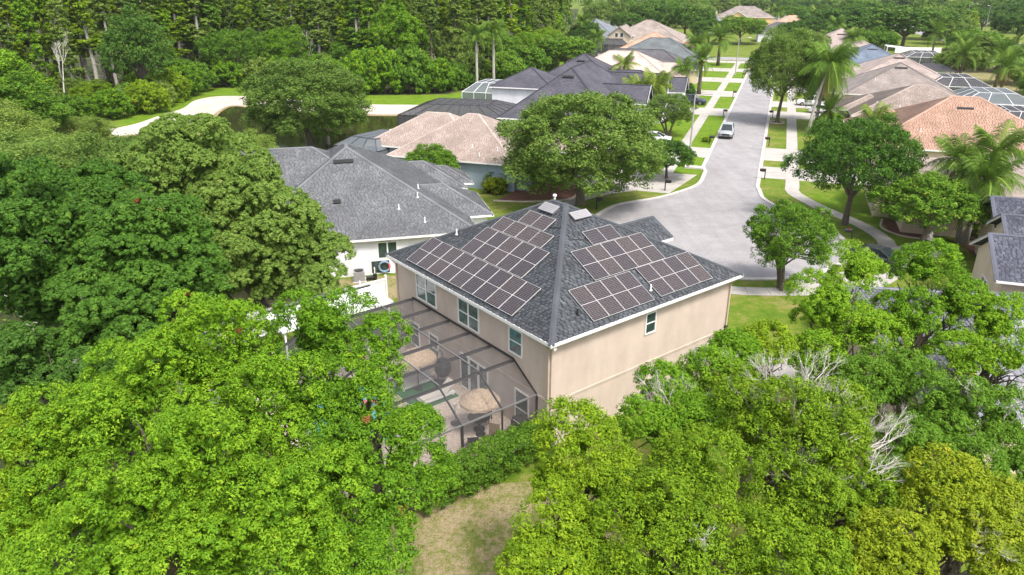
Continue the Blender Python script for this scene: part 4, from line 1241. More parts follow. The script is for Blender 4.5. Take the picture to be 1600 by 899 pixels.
patio_chair(-1.05, 3.75, -.9, "dark metal chair pushed up to the round patio table by the wall", 'black', 'black')
t = local("patio_lamp", "slender grey standing lamp with a round dark foot on the deck", "lamp", -2.4, 4.5)
m = MB(); m.lathe([(.24, 0), (.24, .05), (.05, .10)], 16); m.build("base", M['black'], t)
m = MB(); m.tube([(0, 0, .08), (0, 0, 1.0)], [.02, .02], 8); m.build("pole", M['lamp_grey'], t)
m = MB(); m.lathe([(.05, 1.0), (.10, 1.03), (.11, 1.16), (.03, 1.22)], 12); m.build("lamp_head", M['cushion'], t)
b = MB(); q = [H(*p, .036) for p in ((-3.3, 6.6), (-.75, 6.6), (-.75, 9.6), (-3.3, 9.6))]
b.add([tuple(v) for v in q] + [tuple(v + Vector((0, 0, .02))) for v in q], [(4, 5, 6, 7), (0, 1, 5, 4), (1, 2, 6, 5), (2, 3, 7, 6), (3, 0, 4, 7)])
tag(b.build("turf_rug", M['turf_rug']), "green artificial turf rug under the two white daybeds", "rug")
def daybed(x, y, label):
    t = local("daybed", label, "sun lounger", x, y, z=.056)
    m = MB(); m.box(-1.0, 1.0, -.34, .34, .10, .24); m.build("frame", M['vinyl'], t)
    m = MB(); m.box(-.98, .35, -.32, .32, .24, .34); m.build("mattress", M['cushion'], t)
    m = MB(); m.add([(.35, -.32, .26), (.35, .32, .26), (1.0, .32, .78), (1.0, -.32, .78), (.42, -.32, .18), (.42, .32, .18), (1.07, .32, .70), (1.07, -.32, .70)], [(0, 3, 2, 1), (4, 5, 6, 7), (0, 1, 5, 4), (1, 2, 6, 5), (2, 3, 7, 6), (3, 0, 4, 7)]); m.build("backrest", M['cushion'], t)
    for sx in (-.9, .9):
        for sy in (-.28, .28):
            m = MB(); m.box(sx - .04, sx + .04, sy - .04, sy + .04, 0, .10); m.build("leg", M['vinyl'], t)
daybed(-1.85, 7.15, "white daybed on the turf rug, the one nearer the patio table")
daybed(-1.95, 9.1, "white daybed on the turf rug, the one beside the pool steps")
t = local("hanging_chair", "dark egg shaped hanging chair on a curved stand by the glass doors", "chair", -.75, 8.15)
m = MB(); m.lathe([(.05, .55), (.32, .62), (.46, .9), (.44, 1.25), (.28, 1.55), (.04, 1.68)], 14); m.build("pod", M['black'], t)
m = MB(); m.tube([(0, .5, .02), (0, .62, .7), (0, .55, 1.6), (0, .25, 2.05), (0, 0, 1.98), (0, 0, 1.68)], [.03] * 6, 7); m.lathe([(.5, 0), (.5, .04), (.1, .05)], 16); m.build("stand", M['bronze'], t)
t = local("potted_plant", "leafy plant in a pale pot beside the glass doors", "plant", -.42, 4.75)
m = MB(); m.lathe([(.16, 0), (.22, .38), (.18, .38)], 12); m.build("pot", M['lamp_grey'], t)
g = np.random.default_rng(5); V, Q, var = clump_leaves(np.array([[0, 0, .75], [.1, .05, 1.0]]), np.array([.32, .25]), 60, .10, g)
link(bpy.data.objects.new("leaves", np_mesh("leaves", V, Q, var, M['leaf_mid'])), t)
t = local("pool_float", "pink and white inflatable float lying on the pool", "pool float", -5.0, 8.6)
m = MB(); n = 20
for i in range(n):
    a0, a1 = 6.2832 * i / n, 6.2832 * (i + 1) / n
    m.tube([(.42 * math.cos(a0), .42 * math.sin(a0), .06), (.42 * math.cos(a1), .42 * math.sin(a1), .06)], [.13, .13], 7, False)
m.build("ring", M['pink_vinyl'], t)
t = local("grill", "black barbecue grill under the cage against the tan house wall", "grill", -.5, 1.5)
m = MB(); m.box(-.3, .3, -.5, .5, .1, .85); m.build("cabinet", M['black'], t)
m = MB(); m.box(-.28, .28, -.42, .42, .86, 1.08); m.build("lid", M['bronze'], t)
m = MB(); m.bar((-.32, -.3, 1.0), (-.32, .3, 1.0), .03); m.build("handle", M['alu'], t)

t = local("hedge", "clipped dark green hedge along the outside of the pool cage", "hedge", -3.9, .05, z=0)
g = np.random.default_rng(21); n = 760
C = np.stack([g.uniform(-3.6, 3.5, n), g.uniform(-.62, .62, n), g.uniform(.25, 1.55, n)], 1)
C[: n // 2, 2] = g.uniform(1.42, 1.62, n // 2); C[n // 2: n * 3 // 4, 1] = -.75
C[:, 2] += .05 * np.sin(C[:, 0] * 1.7)
V, Q, var = clump_leaves(C, g.uniform(.14, .25, n), 44, .048, g, up=.6)
link(bpy.data.objects.new("foliage", np_mesh("foliage", V, Q, var, M['leaf_mid'])), t)
m = MB()
for i in range(9): m.tube([(-3.2 + i * .8, 0, -.1), (-3.2 + i * .8 + .1, .1, .8)], [.04, .03], 5)
o = m.build("stem", M['bark'], t); o["kind"] = "stuff"

# canopy and fence beside the house
t = thing("patio_canopy", "flat white patio roof panel beside the pool cage and white fence", "canopy", HL, HX)
m = MB(); m.box(-7.2, -.25, 14.25, 17.2, 2.72, 2.84); m.build("roof_slab", M['vinyl'], t)
m = MB(); m.box(-7.2, -.25, 17.2, 17.32, 2.70, 2.90); m.build("gutter", M['black'], t)
for x in (-7.0, -.5):
    for y in (14.45, 17.0):
        m = MB(); m.box(x - .05, x + .05, y - .05, y + .05, 0, 2.72); m.build("post", M['vinyl'], t)
t = thing("vinyl_fence", "white vinyl privacy fence between the tan house and the grey roofed house", "fence", HL, HX)
for i in range(9):
    x = -13.2 + i * 1.95
    beam("post", t, (x, 20.2, 0), (x, 20.2, 1.95), .13, .13, M['vinyl'])
    m = MB(); m.lathe([(.09, 1.95), (.10, 1.99), (.01, 2.10)], 4); o = m.build("post_cap", M['vinyl'], t); o.location = (x, 20.2, 0)
    if i < 8:
        for k in range(7):
            m = MB(); m.box(x + .08 + k * .257, x + .08 + k * .257 + .245, 20.18, 20.215, .12, 1.68); m.build("board", M['vinyl'], t)
        m = MB(); m.box(x + .065, x + 1.885, 20.15, 20.25, 1.68, 1.80); m.build("rail", M['vinyl'], t)
        m = MB(); m.box(x + .065, x + 1.885, 20.15, 20.25, .04, .12); m.build("rail", M['vinyl'], t)

# ================================================================== neighbouring houses
def SH(name, label, blocks, roof, wall, tabs=None, wins=(), doors=(), vents=(), pipes=(), **kw):
    """house given in street metres (o,t)"""
    oc, tc = (blocks[0][0] + blocks[0][1]) / 2, (blocks[0][2] + blocks[0][3]) / 2
    bl = [(b[0] - oc, b[1] - oc, b[2] - tc, b[3] - tc, *b[4:]) for b in blocks]
    f = lambda p: (p[0] - oc, p[1] - tc, p[2])
    return house(name, label, ST(oc, tc), STREET, bl, M[roof], M[wall], M[tabs] if tabs else None,
        wins=[(f(x[0]), *x[1:]) for x in wins], doors=[(f(x[0]), *x[1:]) for x in doors],
        vents=[(f(x[0]), *x[1:]) for x in vents], pipes=[f(x) for x in pipes], **kw)

# grey roof next door; own heading
GA = math.atan2(.24, .97)
sl = .55
house("single_storey_house", "white walled bungalow under a large mottled grey hip roof", (-2.5, 53.5, 0), GA,
    [(-18.5, 0, 0, 20, 3, sl, 'hip'), (-8, 2, 3.9, 11, 3, sl, 'hip'), (-8, 1.45, 12.9, 20, 3, sl, 'hip'), (-5, 2.4, 14.5, 19.2, 3.0, sl, 'hip'), (-34, -3, 1, 19, 2.96, .566, 'hip')],
    M['roof_grey'], M['stucco_white'], M['tabs_grey'], seed=40, row=.17,
    wins=[((-7.7, .45, 1.32), 1.35, 1.2, (0, -1), 2, 1), ((-14.1, .45, 1.15), 1.7, 1.35, (0, -1)), ((-8.3, .45, .12), 1.35, .98, (0, -1), 1, 1)],
    vents=[((-9.6, 7.6, 3 + 7.6 * sl), 1.5, 0, math.atan(sl)), ((-10.4, 3.6, 3 + 3.6 * sl), .5, 0, math.atan(sl))],
    pipes=[(-4.2, 3.6, 3 + 3.6 * sl), (-5.8, 2.6, 3 + 2.6 * sl), (-4.0, 1.2, 3 + 1.2 * sl), (-3.9, 5.6, 3 + 3.9 * sl), (-15.2, 8.6, 7.6)])
def nb(x, y, z=0):
    c, s = math.cos(GA), math.sin(GA)
    return Vector((-2.5 + x * c - y * s, 53.5 + x * s + y * c, z))
t = thing("pool_float", "blue and pink ring float hung on the low dark window of the white wall", "pool float", nb(-7.35, .26, .66), GA)
for a0_, a1_, mt in ((.7, 5.6, 'blue_vinyl'), (-.6, .6, 'pink_vinyl')):
    m = MB(); n = 16
    m.tube([(.40 * math.cos(a0_ + (a1_ - a0_) * i / n), 0, .40 * math.sin(a0_ + (a1_ - a0_) * i / n)) for i in range(n + 1)], [.075] * (n + 1), 7)
    m.build("ring_part", M[mt], t)
def ac(p, label):
    t = thing("air_conditioner", label, "air conditioner", p, GA)
    m = MB(); m.box(-.4, .4, -.4, .4, .05, .8); m.build("cabinet", M['vent_grey'], t)
    m = MB(); m.lathe([(.33, .80), (.33, .84), (.05, .86)], 16); m.build("fan_grille", M['black'], t)
    m = MB(); m.box(-.5, .5, -.5, .5, 0, .05); m.build("pad", M['kerb'], t)
ac(nb(-9.3, -.5), "grey condenser standing by the white neighbour's wall"); 
t = thing("pool_pump", "small dark pump set on a pad in front of the white wall", "pump", nb(-8.5, -.7), GA)
m = MB(); m.tube([(-.3, 0, .25), (.25, 0, .25)], [.14, .14], 10); m.lathe([(.15, 0), (.15, .5), (.05, .55)], 10, (.35, 0, 0)); m.build("motor", M['black'], t)
m = MB(); m.tube([(.35, 0, .5), (.35, 0, .9), (.35, .3, .9)], [.04] * 3, 8); m.build("pipe", M['white'], t)

# pink roof, blue walls
SH("single_storey_house", "blue walled bungalow with a wide salmon pink shingle roof", [(-36, -20.7, -9, 5, 3, .55, 'hip'), (-41.5, -27, -4.6, 7, 3, .55, 'hip'), (-24.5, -19.4, -8.2, -3.4, 3.0, .7, 'gx'), (-24, -13.5, -1.0, 9, 3, .5, 'hip')],
    'roof_pink0', 'stucco_blue', 'tabs_pink', seed=60, row=.18,
    wins=[((-28.2, -8.55, .9), .9, 1.4, (0, -1), 1, 2), ((-19.85, -6.4, 1.0), 1.3, 1.2, (1, 0)), ((-13.95, 1.5, 1), 1.5, 1.2, (1, 0))],
    doors=[((-13.95, 3.6, .02), 4.6, 2.15, (1, 0), 'white')],
    pipes=[(-23.5, -7.2, 4.0), (-26.5, -7.0, 4.1), (-25.2, -8.2, 3.5)])
# purple-grey two volumes
SH("gabled_house", "large house with a steep charcoal purple roof and white front gables", [(-33, -16, 18, 46, 3, .75, 'hip'), (-40, -29, 33, 44, 5.2, .5, 'hip'), (-24, -13.6, 28.5, 34.5, 4.3, .8, 'gx'), (-24, -12.2, 37.5, 44.5, 4.6, .8, 'gx'), (-38, -22, 48, 64, 4.2, .58, 'hip')],
    'roof_purple', 'stucco_white', wins=[((-14.05, 30.3, 2.6), 1.6, 1.3, (1, 0)), ((-12.65, 39.6, 2.8), 1.9, 1.5, (1, 0)), ((-30.0, 18.45, .9), 1.2, 1.3, (0, -1))],
    doors=[((-12.65, 38.4, .02), 4.9, 2.15, (1, 0), 'white')],
    vents=[((-24.5, 24.8, 3 + 6.9 * .75), 1.6, 0, math.atan(.75)), ((-30, 53.8, 4.2 + 5.9 * .58), 1.4, 0, math.atan(.58))], pipes=[(-24, 19.3, 4.1), (-23.2, 19.0, 3.8), (-22, 21.5, 5.6)])
SH("gabled_house", "dark roofed house with a white trimmed front gable by the queen palms", [(-30, -14, 49.5, 60, 3.2, .6, 'hip'), (-22, -10.8, 50.5, 56.5, 3.3, .75, 'gx')],
    'roof_purple', 'stucco_white', wins=[((-11.25, 52, 1.0), 1.5, 1.2, (1, 0))], doors=[((-14.45, 56.9, .02), 2.4, 2.1, (1, 0), 'white')])
SH("single_storey_house", "long bungalow with a pale blush shingle roof and gabled entry", [(-38, -14.5, 64, 82, 3.4, .52, 'hip'), (-26, -13.2, 69, 79, 3.5, .5, 'gx')],
    'roof_blush', 'stucco_pink', wins=[((-13.6, 70.2, 1.0), 1.6, 1.2, (1, 0))], doors=[((-13.6, 72.8, .02), 4.8, 2.15, (1, 0), 'white')])
SH("single_storey_house", "low bungalow with a charcoal roof beyond the blush roofed one", [(-40, -14, 88, 103, 3, .5, 'hip'), (-22, -12.6, 90, 98, 3.1, .45, 'gx')],
    'roof_dark', 'stucco_cream', wins=[((-13.0, 91.5, 1), 1.5, 1.2, (1, 0))], doors=[((-13.0, 93.4, .02), 4.6, 2.1, (1, 0), 'white')], vents=[((-26, 92, 5.0), 1.6, 0, math.atan(.5))])
SH("single_storey_house", "bungalow with a weathered grey green hip roof behind the date palms", [(-38, -14, 110, 129, 3, .5, 'hip')],
    'roof_green', 'stucco_cream', doors=[((-14.45, 117, .02), 4.6, 2.1, (1, 0), 'white')])
SH("single_storey_house", "bungalow with a terracotta orange roof at the street corner", [(-41, -22, 134, 154, 3, .5, 'hip'), (-30, -16, 138, 148, 3, .45, 'hip')],
    'roof_orange', 'stucco_cream', doors=[((-16.45, 141, .02), 4.6, 2.1, (1, 0), 'white')])
SH("gabled_house", "tan roofed house with a cream gable holding two dark windows", [(-52, -26, 168, 192, 3.5, .5, 'hip'), (-50, -42, 165.5, 178, 5.0, .75, 'gy')],
    'roof_tan', 'stucco_cream', wins=[((-47.3, 165.95, 4.7), .9, 1.2, (0, -1), 1, 1), ((-45.6, 165.95, 4.7), .9, 1.2, (0, -1), 1, 1)])
SH("single_storey_house", "bluish grey roof rising behind the tan gabled house near the wood", [(-70, -50, 180, 204, 3.5, .55, 'hip')], 'roof_bluegrey', 'stucco_white')
# right-hand row
SH("single_storey_house", "cream bungalow with a light rose roof behind the tall palm", [(15.5, 34, -10.5, 6, 3, .36, 'hip'), (13.6, 22, -6, 2.5, 3.0, .5, 'gx')],
    'roof_rose', 'stucco_cream', 'tabs_tan', seed=80, row=.19, wins=[((14.05, -2.2, 1.0), 1.7, 1.2, (-1, 0))], doors=[((15.95, 5.2, .02), 2.4, 2.1, (-1, 0), 'white')])
SH("single_storey_house", "bungalow with a large bright terracotta orange shingle roof", [(14.5, 37, 14, 33.5, 3, .5, 'hip'), (13.2, 23, 22.5, 32, 3.1, .5, 'hip')],
    'roof_orange0', 'stucco_cream', 'tabs_orange', seed=90, row=.19, doors=[((13.65, 29.8, .02), 4.8, 2.15, (-1, 0), 'white')],
    vents=[((25.5, 21.5, 6.7), 1.7, 0, math.atan(.5)), ((19.5, 26.3, 5.0), 1.6, 0, math.atan(.5))], pipes=[(20.5, 17.0, 4.5), (17.2, 23.4, 3.6)])
SH("single_storey_house", "bungalow with a sandy tan shingle roof next to the orange one", [(14.5, 34, 36.5, 54, 3, .42, 'hip'), (13.0, 22, 42, 52, 3.0, .4, 'hip')],
    'roof_tan0', 'stucco_cream', 'tabs_tan', seed=95, row=.22, doors=[((13.45, 49.6, .02), 4.8, 2.15, (-1, 0), 'white')], pipes=[(18, 40, 4.4), (21, 39.2, 4.1)])
SH("single_storey_house", "bungalow with a weathered brown grey hip roof and dark ridge vent", [(15, 33.5, 61, 80, 3, .5, 'hip')], 'roof_brown', 'stucco_cream',
    vents=[((24.2, 68.6, 3 + 7.6 * .5), 2.0, 0, math.atan(.5))], pipes=[(20, 65, 5), (27, 63.5, 4.2), (29, 62.8, 3.9)], doors=[((15.45, 74, .02), 4.8, 2.15, (-1, 0), 'white')])
SH("single_storey_house", "tall rose tan roofed house beyond the brown grey roof", [(17, 36, 82.5, 104, 3, .46, 'hip'), (14, 24, 88, 100, 3, .4, 'hip')], 'roof_rose', 'stucco_pink', vents=[((26.5, 90.5, 3 + 8 * .46), 2.0, 0, math.atan(.46))])
SH("single_storey_house", "house with a slate blue roof behind the rose tan one", [(15, 33, 110, 131, 3, .48, 'hip')], 'roof_blue', 'stucco_white', vents=[((24, 117, 6.3), 2.2, 0, math.atan(.48))])
SH("single_storey_house", "dusty rose brown roofed house at the far end of the right row", [(8, 30, 142, 164, 3.5, .52, 'hip')], 'roof_rose', 'stucco_pink', vents=[((19, 150, 3.5 + 8 * .52), 2.2, 0, math.atan(.52))])
# near right: dark blue roof with stepped front, and the lilac roof under the trees
SH("stepped_front_house", "beige house with a dark blue roof and stepped front corners", [(18.2, 40, -31, -23.4, 3.6, .5, 'gx'), (20.1, 40, -25, -18.8, 3.95, .5, 'gx'), (20.6, 40, -19.6, -13.2, 3.8, .5, 'gx')],
    'roof_navy', 'stucco_cream', 'tabs_navy', seed=110, row=.2, wins=[((18.65, -26.4, 1.0), 1.4, 1.3, (-1, 0)), ((22.4, -30.55, 1.0), 1.5, 1.2, (0, -1))])
house("single_storey_house", "lilac grey shingled roof glimpsed through the big oaks by the driveway", (28.2, 33.4, 0), -R(6),
    [(-9, 9, -7, 8.5, 2.9, .36, 'hip'), (4, 12, 2, 12, 2.9, .4, 'hip')], M['roof_lilac'], M['stucco_cream'], M['tabs_lilac'], seed=120, row=.18)
# far houses across the cross street
def FH(name, label, x, y, wx, wy, ze, slp, roof, wall, rz=STREET, extra=(), wins=()):
    return house(name, label, (x, y, 0), rz, [(-wx / 2, wx / 2, -wy / 2, wy / 2, ze, slp, 'hip')] + list(extra), M[roof], M[wall], wins=wins, caps=False)
FH("two_storey_house", "yellow two storey house with a brown hip roof beyond the street end", 111, 372, 26, 18, 6.2, .52, 'roof_brown', 'stucco_yellow', -.25, [(-8, 1, -12, -4, 6.2, .6, 'gy')],
   [((-5.0, -11.55, 3.6), 1.1, 1.5, (0, -1)), ((-3.0, -11.55, 3.6), 1.1, 1.5, (0, -1)), ((5, -8.55, 3.6), 1.1, 1.5, (0, -1)), ((7.2, -8.55, 3.6), 1.1, 1.5, (0, -1))])
FH("single_storey_house", "orange tiled roof with yellow walls behind the long white fence", 126, 350, 19, 16, 3.6, .5, 'roof_orange', 'stucco_yellow', -.25)
FH("single_storey_house", "pale blue grey roof half hidden by round dark oaks", 92, 352, 15, 12, 3.4, .5, 'roof_bluegrey', 'stucco_white', -.25)
FH("single_storey_house", "white walled house with a dark roof beside the white fence", 103, 298, 17, 14, 3.6, .5, 'roof_dark', 'stucco_white', -.25)
FH("single_storey_house", "small brown roof showing at the edge of the wood", 33, 338, 15, 12, 3.4, .5, 'roof_orange', 'stucco_cream', -.3)
FH("single_storey_house", "slate roof peeking out between the oaks behind the tan gable", 54, 388, 15, 12, 4, .5, 'roof_blue', 'stucco_white', -.3)
FH("two_storey_house", "reddish roof on the skyline among distant trees", 136, 560, 22, 16, 6, .45, 'roof_rose', 'stucco_pink', -.3)
FH("single_storey_house", "grey roof between the distant oaks behind the dusty rose house", 142, 360, 22, 16, 3.5, .5, 'roof_dark', 'stucco_white', -.3)
FH("single_storey_house", "distant slate roof with a white gable wall near the top of the view", 168, 470, 22, 16, 4, .5, 'roof_bluegrey', 'stucco_white', -.3)
FH("single_storey_house", "long pale roofed building beside the avenue", 262, 452, 26, 14, 5, .35, 'roof_bluegrey', 'stucco_white', -.3)
FH("two_storey_house", "peach walled building beyond the avenue on the skyline", 330, 560, 24, 16, 6, .4, 'roof_orange', 'stucco_pink', -.3)

# screened enclosures behind the houses
cage("black mesh cage in front of the salmon roof, half over its pool", (-16.2, 89.5, 0), STREET - .25, 7.0, 8.5, 2.6, 3.6, 1.6, 'bronze', 'screen_pale', 3, 3, .07)
cage("large black mesh pool cage between the pond and the purple roof", (-7.6, 113.8, 0), STREET + .12, 16, 13, 2.7, 3.9, 3.4, 'bronze', 'screen_black', 7, 5, .08)
cage("white framed pool cage behind the purple roofed house", (-3.2, 137, 0), STREET, 9, 9, 2.7, 4.2, 2.0, 'vinyl', 'screen_pale', 4, 3, .07)
cage("small dark mesh cage beyond the charcoal roofs at the lawn edge", (19, 222, 0), STREET, 10, 8, 2.6, 3.8, 1.8, 'bronze', 'screen_black', 3, 3, .09)
cage("dark mesh cage behind the grey green roof near the wood", (31, 247, 0), STREET, 11, 9, 2.8, 4.2, 1.8, 'bronze', 'screen_black', 4, 3, .1)
cage("white framed cage beside the orange roof, partly cut off by the picture edge", (66.5, 93.5, 0), STREET, 9, 13, 2.6, 3.7, 2.2, 'vinyl', 'screen_black', 3, 4, .06)
cage("white framed pool cage directly behind the orange roof", (74.3, 108.5, 0), STREET, 9, 11, 2.7, 3.7, 2.4, 'vinyl', 'screen_black', 3, 3, .06)
cage("white framed pool cage behind the sandy tan roof", (80.3, 125.5, 0), STREET, 11, 13, 2.7, 4.1, 2.8, 'vinyl', 'screen_pale', 3, 3, .07)
cage("white framed pool cage behind the brown grey roof", (86.0, 147, 0), STREET, 11, 13, 2.7, 4.1, 2.8, 'vinyl', 'screen_black', 3, 3, .075)
cage("dark mesh cage with a white canopy panel by the slate blue roof", (110.5, 205, 0), STREET, 10, 12, 2.8, 3.8, 2.2, 'vinyl', 'screen_black', 3, 3, .07)
t = thing("white_awning", "slanted white awning beside the slate blue roof", "awning", (108, 213, 0), STREET)
m = MB(); m.add([(-4, -3, 4.6), (4, -3, 3.8), (4, 3, 3.8), (-4, 3, 4.6), (-4, -3, 4.72), (4, -3, 3.92), (4, 3, 3.92), (-4, 3, 4.72)], [(3, 2, 1, 0), (4, 5, 6, 7), (0, 1, 5, 4), (1, 2, 6, 5), (2, 3, 7, 6), (3, 0, 4, 7)]); m.build("roof_slab", M['vinyl'], t)
for x in (-3.8, 3.8):
    for y in (-2.8, 2.8):
        m = MB(); m.box(x - .08, x + .08, y - .08, y + .08, 0, 3.9 if x > 0 else 4.6); m.build("post", M['vinyl'], t)
t = thing("white_canopy", "flat white canopy between the salmon roof and its black cage", "canopy", (-11.9, 93.4, 0), STREET)
m = MB(); m.box(-4.6, 3.2, -1.3, 1.3, 2.9, 3.02); m.build("roof_slab", M['vinyl'], t)
for x in (-4.4, 3.0):
    m = MB(); m.box(x - .06, x + .06, -1.2, -1.08, 0, 2.9); m.build("post", M['vinyl'], t)
t = thing("dark_gazebo", "low dark pavilion roof among the palms behind the rose tan house", "gazebo", (95, 172, 0), STREET)
m = MB(); m.add([(-5, -4, 2.6), (5, -4, 2.6), (5, 4, 2.6), (-5, 4, 2.6), (-1.5, 0, 4.0), (1.5, 0, 4.0)], [(0, 1, 5, 4), (1, 2, 5), (2, 3, 4, 5), (3, 0, 4), (3, 2, 1, 0)]); m.build("roof", M['bronze'], t)
for x in (-4.6, 4.6):
    for y in (-3.6, 3.6):
        m = MB(); m.box(x - .1, x + .1, y - .1, y + .1, 0, 2.6); m.build("post", M['bronze'], t)
def wfence(label, p, q, h=1.9, n=12):
    p, q = Vector((*p, 0)), Vector((*q, 0))
    t = thing("vinyl_fence", label, "fence", p, math.atan2((q - p).y, (q - p).x))
    L = (q - p).length; s = L / n
    for i in range(n + 1): beam("post", t, (i * s, 0, 0), (i * s, 0, h + .12), .16, .16, M['vinyl'])
    for i in range(n):
        m = MB(); m.box(i * s + .09, (i + 1) * s - .09, -.03, .03, .08, h); m.build("board", M['vinyl'], t)
wfence("long white fence below the orange tiled roof across the cross street", (107, 326), (122, 322), 2.2, 8)
wfence("white fence behind the dark canopy cage near the avenue", (123, 246), (136, 243), 1.9, 6)
wfence("white fence just behind the rose tan house among the palms", (111, 221), (124, 218), 1.9, 6)
wfence("short white fence beyond the cages by the date palms on the right", (83, 128), (90, 124), 1.8, 4)

# ================================================================== trees
# kinds shared by several trees                 seed rx  ry  rz  zc   lobes rl puffs per size
tree_kind('oakA', 31, 5.2, 5.0, 3.6, 5.6, 60, 1.25, 32, 46, .085, 'leaf_oak', trunk_r=.26, pr=.32, fill=.1, low=-.62)
tree_kind('oakB', 32, 5.2, 4.8, 3.4, 5.2, 50, 1.25, 26, 46, .085, 'leaf_oak', trunk_r=.24, pr=.32, fill=.1, low=-.5)
tree_kind('broadA', 33, 5.0, 5.0, 4.6, 7.0, 44, 1.4, 26, 36, .13, 'leaf_dark', trunk_r=.3, pr=.32, fill=.12)
tree_kind('broadB', 34, 4.6, 4.8, 4.8, 6.6, 40, 1.4, 26, 36, .13, 'leaf_dark', trunk_r=.3, pr=.32, fill=.12)
tree_kind('wispA', 35, 4.6, 4.6, 3.6, 5.0, 60, .85, 20, 44, .075, 'leaf_olive', trunk_r=.16, stems=3, pr=.46, fill=.15, low=-.5, flat=1.2)
tree_kind('smallA', 36, 2.8, 2.7, 2.4, 3.9, 50, .70, 22, 40, .060, 'leaf_mid', trunk_r=.12, stems=3, pr=.36, fill=.1, low=-.7)
tree_kind('smallB', 37, 2.8, 2.9, 2.2, 3.6, 36, .8, 24, 40, .075, 'leaf_mid', trunk_r=.14, pr=.34, fill=.12)
tree_kind('shrubA', 38, 2.4, 2.3, 1.8, 1.7, 26, .75, 20, 34, .10, 'leaf_bright', trunk_r=.1, stems=3, low=-.7, pr=.34)
tree_kind('shrubB', 39, 2.6, 2.2, 1.6, 1.5, 24, .8, 20, 34, .12, 'leaf_mid', trunk_r=.1, stems=3, low=-.7, pr=.34)
tree_kind('farA', 40, 6.0, 6.0, 4.4, 6.4, 40, 1.7, 18, 30, .22, 'leaf_dark', trunk_r=.3, pr=.34, fill=.12)
tree_kind('farB', 41, 6.4, 6.0, 4.0, 5.6, 40, 1.7, 18, 30, .22, 'leaf_oak', trunk_r=.3, pr=.34, fill=.12)
tree_kind('oakC', 43, 5.4, 5.2, 4.6, 5.0, 84, 1.2, 32, 46, .085, 'leaf_oak', trunk_r=.28, pr=.32, fill=.08, low=-.8)
# tall slim wood trees: lobes strung along the stem
def slim_kind(key, seed, h, rad, n, rl, leaf, bark, low=.35):
    g = np.random.default_rng(seed)
    f = np.sort(g.uniform(low, 1.0, n)); a = g.uniform(0, 6.28, n)
    r = rad * (1.15 - f) ** .6 * g.uniform(.35, 1.0, n)
    C = np.stack([r * np.cos(a), r * np.sin(a), f * h], 1)
    cm, C, Rl = crown_mesh("crown", seed, 1, 1, 1, n, rl, 16, 34, .16, M[leaf], lobes=(C, rl * g.uniform(.7, 1.25, n)), pr=.36, fill=.08, flat=.6)
    b = MB()
    b.tube([(0, 0, -.2), (.1, .1, h * .3), (-.1, .15, h * .65), (.05, 0, h * .97)], [.30, .24, .17, .05], 7)
    gg = random.Random(seed)
    for c in C[::2]:
        z = c[2] - .6
        b.tube([(0, .05, z - .3), (c[0] * .5, c[1] * .5, z), tuple(c)], [.06, .045, .02], 4)
    for i in range(8):
        z = gg.uniform(.18, .55) * h; t_ = gg.uniform(0, 6.28); L_ = gg.uniform(.8, 1.8)
        b.tube([(0, .05, z), (L_ * math.cos(t_), L_ * math.sin(t_), z + gg.uniform(-.4, .5))], [.035, .012], 3)
    TREE[key] = (cm, b.mesh("trunk", M[bark]), 0, rad, h)
slim_kind('pineA', 51, 20, 1.7, 36, .85, 'leaf_mid', 'bark_pale', .26)
slim_kind('pineB', 52, 21, 1.5, 32, .80, 'leaf_mid', 'bark', .34)
slim_kind('pineC', 53, 19, 2.0, 38, .95, 'leaf_dark', 'bark', .20)
slim_kind('pineD', 54, 20, 1.6, 28, .80, 'leaf_mid', 'bark_pale', .42)

